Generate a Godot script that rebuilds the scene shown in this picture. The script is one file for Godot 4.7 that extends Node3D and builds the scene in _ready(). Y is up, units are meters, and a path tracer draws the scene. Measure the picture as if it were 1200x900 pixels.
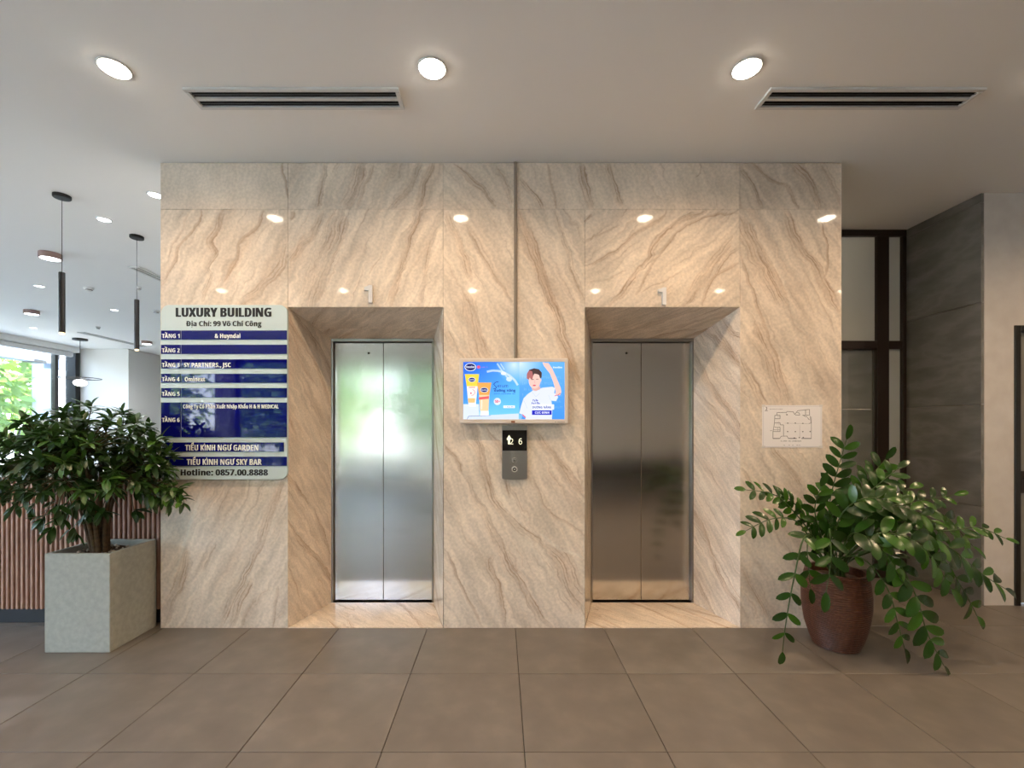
extends Node3D

const CAM_Z := 3.05
const EYE := 1.36
const FOCAL := 525.0
const CEIL := 3.17

var M := {}
var taken := {}
var sans: Font
var sans_bold: Font


# ---------------------------------------------------------------- mesh builder
class MB:
	var v := PackedVector3Array()
	var n := PackedVector3Array()
	var uv := PackedVector2Array()
	var uvf = null

	func put(p: Vector3, nn: Vector3, t := Vector2.ZERO):
		v.append(p); n.append(nn)
		uv.append(uvf.call(p) if uvf != null else t)

	func tri(a: Vector3, b: Vector3, c: Vector3):   # counter-clockwise seen from outside
		var nn := (b - a).cross(c - a)
		if nn.length_squared() < 1e-18:
			return
		nn = nn.normalized()
		put(a, nn); put(c, nn); put(b, nn)

	func tri_uv(a: Vector3, b: Vector3, c: Vector3, ta: Vector2, tb: Vector2, tc: Vector2):
		var nn := (b - a).cross(c - a).normalized()
		put(a, nn, ta); put(c, nn, tc); put(b, nn, tb)

	func smooth_tri(p: Array, q: Array):            # points and normals, counter-clockwise
		put(p[0], q[0]); put(p[2], q[2]); put(p[1], q[1])

	func poly_out(pts: Array, center: Vector3):     # a flat convex face turned away from center
		var mid := Vector3.ZERO
		for p in pts: mid += p
		mid /= pts.size()
		var nn: Vector3 = (pts[1] - pts[0]).cross(pts[2] - pts[0])
		if nn.dot(mid - center) < 0.0:
			pts = pts.duplicate(); pts.reverse()
		for i in range(1, pts.size() - 1):
			tri(pts[0], pts[i], pts[i + 1])

	func box(lo: Vector3, hi: Vector3, bev := 0.0):
		var c := (lo + hi) / 2.0
		var h := (hi - lo) / 2.0
		if bev <= 0.0:
			for ax in 3:
				for s in [-1.0, 1.0]:
					var pts := []
					for k in [[-1, -1], [1, -1], [1, 1], [-1, 1]]:
						var p := Vector3.ZERO
						p[ax] = h[ax] * s
						p[(ax + 1) % 3] = h[(ax + 1) % 3] * k[0]
						p[(ax + 2) % 3] = h[(ax + 2) % 3] * k[1]
						pts.append(c + p)
					poly_out(pts, c)
			return
		var i := h - Vector3.ONE * bev
		for ax in 3:
			var a1 := (ax + 1) % 3
			var a2 := (ax + 2) % 3
			for s in [-1.0, 1.0]:
				var pts := []
				for k in [[-1, -1], [1, -1], [1, 1], [-1, 1]]:
					var p := Vector3.ZERO
					p[ax] = h[ax] * s; p[a1] = i[a1] * k[0]; p[a2] = i[a2] * k[1]
					pts.append(c + p)
				poly_out(pts, c)
				for s2 in [-1.0, 1.0]:              # edge between faces a1 (s) and a2 (s2), along ax
					var e := []
					for k in [[-1, 0], [1, 0], [1, 1], [-1, 1]]:
						var p := Vector3.ZERO
						p[ax] = i[ax] * k[0]
						p[a1] = (h[a1] if k[1] == 0 else i[a1]) * s
						p[a2] = (i[a2] if k[1] == 0 else h[a2]) * s2
						e.append(c + p)
					poly_out(e, c)
		for sx in [-1.0, 1.0]:
			for sy in [-1.0, 1.0]:
				for sz in [-1.0, 1.0]:
					poly_out([c + Vector3(h.x * sx, i.y * sy, i.z * sz), c + Vector3(i.x * sx, h.y * sy, i.z * sz), c + Vector3(i.x * sx, i.y * sy, h.z * sz)], c)

	func hull8(f: Array, b: Array):                 # a block between two quads with matching corners
		var c := Vector3.ZERO
		for p in f: c += p / 8.0
		for p in b: c += p / 8.0
		poly_out(f, c); poly_out(b, c)
		for k in 4:
			var j := (k + 1) % 4
			poly_out([f[k], f[j], b[j], b[k]], c)

	func prism(outline: PackedVector2Array, z0: float, z1: float, bev := 0.0):   # extruded along z, front at z1
		var o := outline.duplicate()
		if Geometry2D.is_polygon_clockwise(o): o.reverse()
		var tris := Geometry2D.triangulate_polygon(o)
		var inner := PackedVector2Array()
		if bev > 0.0:
			var off := Geometry2D.offset_polygon(o, -bev)
			if off.size() == 1 and off[0].size() == o.size():
				inner = off[0]
				if Geometry2D.is_polygon_clockwise(inner): inner.reverse()
				var best := 0
				for k in inner.size():
					if inner[k].distance_squared_to(o[0]) < inner[best].distance_squared_to(o[0]): best = k
				var turned := PackedVector2Array()
				for k in inner.size(): turned.append(inner[(k + best) % inner.size()])
				inner = turned
		var top := inner if inner.size() else o
		for k in range(0, tris.size(), 3):
			var a := o[tris[k]]; var b := o[tris[k + 1]]; var c := o[tris[k + 2]]
			var ta := top[tris[k]]; var tb := top[tris[k + 1]]; var tc := top[tris[k + 2]]
			if (tb - ta).cross(tc - ta) < 0.0:
				var t := tb; tb = tc; tc = t
			if (b - a).cross(c - a) < 0.0:
				var t2 := b; b = c; c = t2
			tri(Vector3(ta.x, ta.y, z1), Vector3(tb.x, tb.y, z1), Vector3(tc.x, tc.y, z1))
			tri(Vector3(a.x, a.y, z0), Vector3(c.x, c.y, z0), Vector3(b.x, b.y, z0))
		var zs := z1 - (bev if inner.size() else 0.0)
		for k in o.size():
			var j := (k + 1) % o.size()
			var a := o[k]; var b := o[j]
			tri(Vector3(a.x, a.y, z0), Vector3(b.x, b.y, z0), Vector3(b.x, b.y, zs))
			tri(Vector3(a.x, a.y, z0), Vector3(b.x, b.y, zs), Vector3(a.x, a.y, zs))
			if inner.size():
				tri(Vector3(a.x, a.y, zs), Vector3(b.x, b.y, zs), Vector3(inner[j].x, inner[j].y, z1))
				tri(Vector3(a.x, a.y, zs), Vector3(inner[j].x, inner[j].y, z1), Vector3(inner[k].x, inner[k].y, z1))

	func lathe(profile: Array, seg: int, at := Vector3.ZERO):   # profile of (radius, height) from bottom to top, outside
		var cnt := profile.size()
		var nr := []
		for k in cnt:
			var a: Vector2 = profile[max(0, k - 1)]
			var b: Vector2 = profile[min(cnt - 1, k + 1)]
			var t := (b - a).normalized()
			nr.append(Vector2(t.y, -t.x))
		for k in cnt - 1:
			for s in seg:
				var p := []
				var q := []
				for w in [[k, s], [k, s + 1], [k + 1, s + 1], [k + 1, s]]:
					var an: float = TAU * w[1] / seg
					var pr: Vector2 = profile[w[0]]
					var nn: Vector2 = nr[w[0]]
					p.append(at + Vector3(cos(an) * pr.x, pr.y, -sin(an) * pr.x))
					q.append(Vector3(cos(an) * nn.x, nn.y, -sin(an) * nn.x).normalized())
				smooth_tri([p[0], p[1], p[2]], [q[0], q[1], q[2]])
				smooth_tri([p[0], p[2], p[3]], [q[0], q[2], q[3]])

	func tube(path: Array, radii: Array, sides := 6, caps := true):
		var rings := []
		var norms := []
		var up := Vector3(0.31, 0.2, 0.93).normalized()
		for k in path.size():
			var a: Vector3 = path[max(0, k - 1)]
			var b: Vector3 = path[min(path.size() - 1, k + 1)]
			var t := (b - a).normalized()
			var x := up.cross(t)
			if x.length() < 0.05: x = Vector3.RIGHT.cross(t)
			x = x.normalized()
			var y := t.cross(x)
			up = y if abs(y.dot(t)) < 0.5 else up
			var r := []
			var q := []
			for s in sides:
				var an := TAU * s / sides
				var d := x * cos(an) + y * sin(an)
				r.append(path[k] + d * float(radii[min(k, radii.size() - 1)]))
				q.append(d)
			rings.append(r); norms.append(q)
			up = x.cross(t) * -1.0
		for k in path.size() - 1:
			for s in sides:
				var j := (s + 1) % sides
				smooth_tri([rings[k][s], rings[k][j], rings[k + 1][j]], [norms[k][s], norms[k][j], norms[k + 1][j]])
				smooth_tri([rings[k][s], rings[k + 1][j], rings[k + 1][s]], [norms[k][s], norms[k + 1][j], norms[k + 1][s]])
		if caps:
			for e in [0, path.size() - 1]:
				for s in range(1, sides - 1):
					if e == 0: tri(rings[e][0], rings[e][s + 1], rings[e][s])
					else: tri(rings[e][0], rings[e][s], rings[e][s + 1])

	func add_mesh(m: Mesh, t: Transform3D):
		for s in m.get_surface_count():
			var a := m.surface_get_arrays(s)
			var vs: PackedVector3Array = a[Mesh.ARRAY_VERTEX]
			var ns: PackedVector3Array = a[Mesh.ARRAY_NORMAL]
			var ix = a[Mesh.ARRAY_INDEX]
			if ix == null: ix = range(vs.size())
			for i in ix:
				v.append(t * vs[i]); n.append((t.basis * ns[i]).normalized()); uv.append(Vector2.ZERO)

	func build() -> ArrayMesh:
		var a := []
		a.resize(Mesh.ARRAY_MAX)
		a[Mesh.ARRAY_VERTEX] = v; a[Mesh.ARRAY_NORMAL] = n; a[Mesh.ARRAY_TEX_UV] = uv
		var m := ArrayMesh.new()
		m.add_surface_from_arrays(Mesh.PRIMITIVE_TRIANGLES, a)
		return m


# ---------------------------------------------------------------- node helpers
func numbered(called: String) -> String:
	var k: int = taken.get(called, 0)
	taken[called] = k + 1
	return called if k == 0 else "%s_%03d" % [called, k]

func tag(o: Node, label := "", category := "", group := "", kind := "") -> Node:
	if label: o.set_meta("label", label)
	if category: o.set_meta("category", category)
	if group: o.set_meta("group", group)
	if kind: o.set_meta("kind", kind)
	return o

func thing(called: String, at: Vector3, label: String, category: String, group := "") -> Node3D:
	var o := Node3D.new()
	o.name = numbered(called)
	add_child(o)
	o.position = at
	tag(o, label, category, group)
	return o

func struct_node(called: String, label := "") -> Node3D:
	var o := Node3D.new()
	o.name = numbered(called)
	add_child(o)
	return tag(o, label, "", "", "structure")

func part(called: String, mesh: Mesh, mat: Material, parent: Node, at := Vector3.ZERO) -> MeshInstance3D:
	var o := MeshInstance3D.new()
	o.name = called
	o.mesh = mesh
	o.material_override = mat
	o.position = at
	parent.add_child(o, true)
	return o

func struct_mesh(called: String, mesh: Mesh, mat: Material, label := "") -> MeshInstance3D:
	var o := MeshInstance3D.new()
	o.name = numbered(called)
	o.mesh = mesh
	o.material_override = mat
	add_child(o)
	tag(o, label, "", "", "structure")
	return o

func bx(lo: Vector3, hi: Vector3, bev := 0.0) -> ArrayMesh:
	var b := MB.new()
	b.box(lo, hi, bev)
	return b.build()

func W(u: float, v: float, z := 0.0) -> Vector3:     # where the sight line of a photograph pixel meets the plane at depth z
	var d := CAM_Z - z
	return Vector3((u - 587.0) * d / FOCAL, EYE - (v - 502.0) * d / FOCAL, z)

func mat(c: Color, rough := 0.6, metal := 0.0) -> StandardMaterial3D:
	var m := StandardMaterial3D.new()
	m.albedo_color = c
	m.roughness = rough
	m.metallic = metal
	return m

func glow(c: Color, e: float) -> StandardMaterial3D:
	var m := mat(Color(0.9, 0.9, 0.9), 0.5)
	m.emission_enabled = true
	m.emission = c
	m.emission_energy_multiplier = e
	return m

func noise_tex(freq: float, octaves: int, stops: Array, seed_ := 1, size := 512, kind := FastNoiseLite.TYPE_SIMPLEX_SMOOTH) -> NoiseTexture2D:
	var f := FastNoiseLite.new()
	f.seed = seed_
	f.noise_type = kind
	f.frequency = freq
	f.fractal_octaves = octaves
	var t := NoiseTexture2D.new()
	t.width = size; t.height = size
	t.seamless = true
	t.noise = f
	var g := Gradient.new()
	var offs := PackedFloat32Array()
	var cols := PackedColorArray()
	for s in stops:
		offs.append(s[0]); cols.append(s[1])
	g.offsets = offs; g.colors = cols
	t.color_ramp = g
	return t

func tri_mat(tex: Texture2D, scale: float, rough: float, relief: Texture2D = null, depth := 0.0) -> StandardMaterial3D:
	var m := mat(Color.WHITE, rough)
	m.albedo_texture = tex
	m.uv1_triplanar = true
	m.uv1_world_triplanar = true
	m.uv1_scale = Vector3.ONE * scale
	if relief:
		m.heightmap_enabled = true
		m.heightmap_texture = relief
		m.heightmap_scale = depth
	return m


# ---------------------------------------------------------------- lettering
const MARKS := {"Ấ": ["Â", "acute"], "Ầ": ["Â", "grave"], "Ể": ["Ê", "hook"], "Ư": ["U", "horn"], "ị": ["i", "below"], "ỉ": ["ı", "hook"], "ổ": ["ô", "hook"], "ầ": ["â", "grave"], "ấ": ["â", "acute"],
	"ậ": ["â", "below"], "ẩ": ["â", "hook"], "ư": ["u", "horn"], "ỡ": ["o", "horn", "tilde"], "Ỡ": ["O", "horn", "tilde"], "Ự": ["U", "horn", "below"], "ề": ["ê", "grave"], "Ì": ["l", "grave"], "Ỉ": ["l", "hook"], "Ề": ["Ê", "grave"]}

func text_mesh(s: String, cap: float, width: float, depth := 0.002, bold := true, heavy := 0.04) -> ArrayMesh:
	# origin at the left end of the base line; cap letters are cap high; squeezed to the given width
	var font := sans_bold if bold else sans
	var base := ""
	for ch in s: base += MARKS[ch][0] if MARKS.has(ch) else ("l" if bold and ch == "I" else ch)
	var size := 48
	var ps := cap / (0.714 * size)
	var tm := TextMesh.new()
	tm.font = font; tm.font_size = size; tm.pixel_size = ps; tm.depth = depth; tm.curve_step = 2.0
	tm.horizontal_alignment = HORIZONTAL_ALIGNMENT_LEFT
	tm.text = "H"
	var low := tm.get_aabb().position.y
	tm.text = base
	var full := tm.get_aabb()
	var kx := width / full.size.x if width > 0.0 else 1.0
	var b := MB.new()
	b.add_mesh(tm, Transform3D(Basis.from_scale(Vector3(kx, 1, 1)), Vector3(-full.position.x * kx, -low, 0)))
	if bold and heavy > 0.0:                        # heavier strokes, as in the poster face of the sign
		b.add_mesh(tm, Transform3D(Basis.from_scale(Vector3(kx, 1, 1)), Vector3(-full.position.x * kx + cap * heavy, -low, 0.0003)))
	for i in s.length():                            # capital I is a plain stem as high as the other capitals
		if bold and base[i] == "l" and s[i] != "l":
			var l0: float = font.get_string_size(base.substr(0, i), HORIZONTAL_ALIGNMENT_LEFT, -1, size).x * ps * kx - full.position.x * kx
			var l1: float = font.get_string_size(base.substr(0, i + 1), HORIZONTAL_ALIGNMENT_LEFT, -1, size).x * ps * kx - full.position.x * kx
			for q in b.v.size():
				if b.v[q].x > l0 - cap * 0.02 and b.v[q].x < l1 + cap * 0.03 and b.v[q].y > cap: b.v[q] = Vector3(b.v[q].x, cap, b.v[q].z)
	var z := depth / 2.0
	for i in s.length():
		if not MARKS.has(s[i]): continue
		var x0: float = font.get_string_size(base.substr(0, i), HORIZONTAL_ALIGNMENT_LEFT, -1, size).x * ps * kx
		var x1: float = font.get_string_size(base.substr(0, i + 1), HORIZONTAL_ALIGNMENT_LEFT, -1, size).x * ps * kx
		var mid := (x0 + x1) / 2.0 - full.position.x * kx
		var wide := x1 - x0
		var upper := s[i] == s[i].to_upper()
		var top := cap * (1.22 if base[i] in "ÂÊÔ" else 1.04 if upper else 0.8 if base[i] in "ıou" else 1.0)
		var marks: Array = MARKS[s[i]]
		for k in range(1, marks.size()):
			var st := []
			match marks[k]:
				"acute": st = [Vector2(mid + wide * 0.12, top + cap * 0.02), Vector2(mid + wide * 0.42, top + cap * 0.2)]
				"grave": st = [Vector2(mid - wide * 0.42, top + cap * 0.2), Vector2(mid - wide * 0.12, top + cap * 0.02)]
				"hook": st = [Vector2(mid + wide * 0.1, top + cap * 0.22), Vector2(mid + wide * 0.34, top + cap * 0.2), Vector2(mid + wide * 0.2, top + cap * 0.02)]
				"horn": st = [Vector2(mid + wide * 0.38, (cap if upper else cap * 0.72) * 0.94), Vector2(mid + wide * 0.55, (cap if upper else cap * 0.72) * 1.12)]
				"below": st = [Vector2(mid - cap * 0.07, -cap * 0.2), Vector2(mid + cap * 0.07, -cap * 0.2)]
				"tilde": st = [Vector2(mid - wide * 0.3, top - cap * 0.05), Vector2(mid, top + cap * 0.04), Vector2(mid + wide * 0.3, top)]
			for j in st.size() - 1:
				var a: Vector2 = st[j]
				var c: Vector2 = st[j + 1]
				var side := (c - a).orthogonal().normalized() * cap * 0.07
				b.prism(PackedVector2Array([a + side, a - side, c - side, c + side]), -z, z)
	return b.build()


# ---------------------------------------------------------------- drawing on images
func fill_tri(im: Image, a: Vector2, b: Vector2, c: Vector2, col: Color):
	var w := im.get_width(); var h := im.get_height()
	var y0 := clampi(int(floor(min(a.y, b.y, c.y))), 0, h - 1)
	var y1 := clampi(int(ceil(max(a.y, b.y, c.y))), 0, h - 1)
	for y in range(y0, y1 + 1):
		var yy := y + 0.5
		var xs := []
		for e in [[a, b], [b, c], [c, a]]:
			var p: Vector2 = e[0]
			var q: Vector2 = e[1]
			if (p.y <= yy and q.y > yy) or (q.y <= yy and p.y > yy):
				xs.append(p.x + (yy - p.y) / (q.y - p.y) * (q.x - p.x))
		if xs.size() < 2: continue
		var x0 := maxi(0, int(ceil(min(xs[0], xs[1]) - 0.5)))
		var x1 := mini(w - 1, int(ceil(max(xs[0], xs[1]) - 0.5)) - 1)
		for x in range(x0, x1 + 1):
			im.set_pixel(x, y, im.get_pixel(x, y).lerp(Color(col.r, col.g, col.b), col.a))

func fill_poly(im: Image, pts: Array, col: Color, off := Vector2.ZERO, k := 1.0):
	var o := PackedVector2Array()
	for p in pts: o.append((Vector2(p[0], p[1]) - off) * k)
	var t := Geometry2D.triangulate_polygon(o)
	for i in range(0, t.size(), 3):
		fill_tri(im, o[t[i]], o[t[i + 1]], o[t[i + 2]], col)

func oval(cx: float, cy: float, rx: float, ry: float, cnt := 28) -> Array:
	var r := []
	for i in cnt: r.append([cx + rx * cos(TAU * i / cnt), cy + ry * sin(TAU * i / cnt)])
	return r

func stroke(im: Image, pts: Array, wide: float, col: Color, off := Vector2.ZERO, k := 1.0):
	for i in pts.size() - 1:
		var a := Vector2(pts[i][0], pts[i][1])
		var b := Vector2(pts[i + 1][0], pts[i + 1][1])
		var s := (b - a).orthogonal().normalized() * wide / 2.0
		fill_poly(im, [[a.x + s.x, a.y + s.y], [b.x + s.x, b.y + s.y], [b.x - s.x, b.y - s.y], [a.x - s.x, a.y - s.y]], col, off, k)

func print_text(im: Image, s: String, x: float, y: float, cap: float, width: float, col: Color, off := Vector2.ZERO, k := 1.0, bold := true):
	# x, y: left end of the base line, y downwards
	var m := text_mesh(s, cap, width, 0.0, bold)
	var vs: PackedVector3Array = m.surface_get_arrays(0)[Mesh.ARRAY_VERTEX]
	for i in range(0, vs.size(), 3):
		var p := []
		for j in 3: p.append((Vector2(x + vs[i + j].x, y - vs[i + j].y) - off) * k)
		fill_tri(im, p[0], p[1], p[2], col)


func scribble(im: Image, x: float, y: float, cap: float, width: float, col: Color, off := Vector2.ZERO, k := 1.0):
	# print too fine to read: a row of short strokes
	var rng := RandomNumberGenerator.new()
	rng.seed = int(x * 7.0 + y)
	var at := x
	while at < x + width:
		var wide := cap * rng.randf_range(0.25, 0.6)
		if rng.randf() > 0.14:
			var top := y - cap * rng.randf_range(0.65, 1.0)
			stroke(im, [[at, y], [at, top]], cap * 0.22, col, off, k)
			stroke(im, [[at, top if rng.randf() < 0.5 else y], [at + wide * 0.8, y - cap * rng.randf_range(0.1, 0.8)]], cap * 0.18, col, off, k)
		at += wide + cap * 0.2


# ---------------------------------------------------------------- marble
func make_marble(w: int, h: int, k: float, veins: Array, panels: Array, seed_: int, tones: Array) -> ImageTexture:
	# w, h in pixels; veins and panels in units of 1 / k pixels; tones: ground, band, line, light
	var f := FastNoiseLite.new()
	f.seed = seed_
	f.noise_type = FastNoiseLite.TYPE_SIMPLEX_SMOOTH
	f.frequency = 0.016
	f.fractal_octaves = 4
	var wx := f.get_image(w, h, false, false, false).get_data()
	f.seed = seed_ + 7
	var wy := f.get_image(w, h, false, false, false).get_data()
	f.seed = seed_ + 13
	f.frequency = 0.006
	f.fractal_octaves = 5
	var cloud := f.get_image(w, h, false, false, false).get_data()
	f.seed = seed_ + 17
	f.frequency = 0.11
	f.fractal_octaves = 3
	var fine := f.get_image(w, h, false, false, false).get_data()
	f.frequency = 1.0
	f.fractal_octaves = 3
	var band := PackedFloat32Array(); band.resize(w * h)
	var dark := PackedFloat32Array(); dark.resize(w * h)
	var light := PackedFloat32Array(); light.resize(w * h)
	for vein in veins:
		var raw: Array = vein[0]
		var wide: float = vein[1] * k * (1.3 if vein[1] > 4.0 else 1.1)
		var power: float = vein[2]
		var pale: bool = vein.size() > 3
		var lim := [0.0, 0.0, 1e9, 1e9]
		for p in panels:                            # a vein stays on the slab that its middle lies on
			var m: Array = raw[raw.size() / 2]
			if m[0] >= p[0] and m[0] <= p[2] and m[1] >= p[1] and m[1] <= p[3]: lim = p
		var flow := []
		for p in raw: flow.append(Vector3(p[0], p[1], 0) * k)
		flow = smooth_path(flow, 4)
		var reach := wide * 0.9 + 12.0
		var lo := Vector2(1e9, 1e9)
		var hi := -lo
		var total := 0.0
		var runs := [0.0]
		for q in flow.size():
			lo = Vector2(minf(lo.x, flow[q].x), minf(lo.y, flow[q].y)); hi = Vector2(maxf(hi.x, flow[q].x), maxf(hi.y, flow[q].y))
			if q > 0:
				total += flow[q].distance_to(flow[q - 1])
				runs.append(total)
		var bx0 := clampi(int(max(lo.x - reach, lim[0] * k)), 0, w - 1); var bx1 := clampi(int(min(hi.x + reach, lim[2] * k)), 0, w - 1)
		var by0 := clampi(int(max(lo.y - reach, lim[1] * k)), 0, h - 1); var by1 := clampi(int(min(hi.y + reach, lim[3] * k)), 0, h - 1)
		var bw := bx1 - bx0 + 1
		var bh := by1 - by0 + 1
		if bw < 2 or bh < 2: continue
		var near := PackedFloat32Array(); near.resize(bw * bh); near.fill(1e6)
		var run := PackedFloat32Array(); run.resize(bw * bh)
		for q in flow.size() - 1:
			var a := Vector2(flow[q].x, flow[q].y)
			var b := Vector2(flow[q + 1].x, flow[q + 1].y)
			var ab := b - a
			var ll := maxf(ab.length_squared(), 0.01)
			var ln := sqrt(ll)
			for y in range(maxi(by0, int(min(a.y, b.y) - reach)), mini(by1, int(max(a.y, b.y) + reach)) + 1):
				for x in range(maxi(bx0, int(min(a.x, b.x) - reach)), mini(bx1, int(max(a.x, b.x) + reach)) + 1):
					var at := y * w + x
					var p := Vector2(x + (wx[at] - 128) * 0.045 + (fine[at] - 128) * 0.006, y + (wy[at] - 128) * 0.045)
					var t := clampf((p - a).dot(ab) / ll, 0.0, 1.0)
					var d := p.distance_to(a + ab * t)
					var spot := (y - by0) * bw + x - bx0
					if d < absf(near[spot]):
						near[spot] = d if (p - a).cross(ab) >= 0.0 else -d
						run[spot] = (runs[q] + t * ln)
		for y in bh:
			for x in bw:
				var spot := y * bw + x
				var sd := near[spot]
				if absf(sd) > reach: continue
				var at := (y + by0) * w + x + bx0
				var t := run[spot] / maxf(total, 1.0)
				var ends := clampf(minf(t * 5.0 + 0.45, (1.0 - t) * 5.0 + 0.45), 0.0, 1.0)   # thins out towards its ends
				var half := wide * 0.5 * ends * (0.75 + cloud[at] / 255.0 * 0.5)
				if pale:
					light[at] = maxf(light[at], power * clampf(1.3 - absf(sd) / maxf(half, 0.5), 0.0, 1.0))
					continue
				var grain := f.get_noise_2d(run[spot] * 0.008 + vein[1] * 7.0, sd / k * 0.42)
				var sharp := clampf((half - sd) / (1.2 * k), 0.0, 1.0)                        # crisp on one side
				var soft := clampf((half * 1.5 + sd) / maxf(half * 1.4, 1.0), 0.0, 1.0)         # fades on the other
				if wide > 5.0 * k:
					band[at] = maxf(band[at], power * ends * sharp * soft * (0.78 + grain * 0.7))
					dark[at] = maxf(dark[at], power * ends * sharp * soft * clampf((grain - 0.18) * 2.2, 0.0, 0.7))
					dark[at] = maxf(dark[at], power * ends * (0.35 + grain) * clampf(1.0 - absf(sd - half) / (0.9 * k), 0.0, 1.0) * 0.8)
				else:
					band[at] = maxf(band[at], power * 0.8 * ends * clampf(1.6 - absf(sd) / maxf(half, 0.6), 0.0, 1.0))
					dark[at] = maxf(dark[at], power * ends * (0.5 + grain) * clampf(1.0 - absf(sd - half * 0.4) / (0.75 * k), 0.0, 1.0) * 0.8)
	var out := PackedByteArray()
	out.resize(w * h * 3)
	var c0: Color = tones[0]; var c1: Color = tones[1]; var c2: Color = tones[2]; var c3: Color = tones[3]
	for p in panels:
		var an := deg_to_rad(p[4])                  # direction that the streaks run in, y downwards
		var ca := cos(an); var sa := sin(an)
		var amp: float = p[5]
		var shade: float = p[6]
		for y in range(clampi(int(p[1] * k), 0, h), clampi(int(ceil(p[3] * k)), 0, h)):
			for x in range(clampi(int(p[0] * k), 0, w), clampi(int(ceil(p[2] * k)), 0, w)):
				var at := y * w + x
				var px := x + (wx[at] - 128) * 0.09
				var py := y + (wy[at] - 128) * 0.09
				var along := px * ca + py * sa
				var across := py * ca - px * sa
				var st := f.get_noise_2d(along * 0.0045 + p[4], across * 0.05) * amp
				var st2 := f.get_noise_2d(along * 0.0016 + 31.0, across * 0.011 + p[0]) * amp
				var g := 1.0 + (cloud[at] - 128) * 0.0006 + (fine[at] - 128) * 0.0005 + st * 0.085
				g *= shade
				var hair := f.get_noise_2d(along * 0.003 + 77.0, across * 0.09 + p[1])
				var b1 := clampf(band[at] * 1.05 + maxf(0.0, st2 - 0.12) * 0.75 + maxf(0.0, hair - 0.25) * amp * 0.8, 0.0, 1.0)
				var b2 := clampf(dark[at] + maxf(0.0, hair - 0.42) * amp * maxf(0.0, cloud[at] / 255.0 - 0.35) * 2.5, 0.0, 0.85)
				var b3 := clampf(light[at] + maxf(0.0, -st2 - 0.28) * 0.8, 0.0, 0.8)
				var c := c0.lerp(c1, b1).lerp(c3, b3).lerp(c2, b2)
				out[at * 3] = clampi(int(c.r * g * 255.0), 0, 255)
				out[at * 3 + 1] = clampi(int(c.g * g * 255.0), 0, 255)
				out[at * 3 + 2] = clampi(int(c.b * g * 255.0), 0, 255)
	return ImageTexture.create_from_image(Image.create_from_data(w, h, false, Image.FORMAT_RGB8, out))

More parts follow.
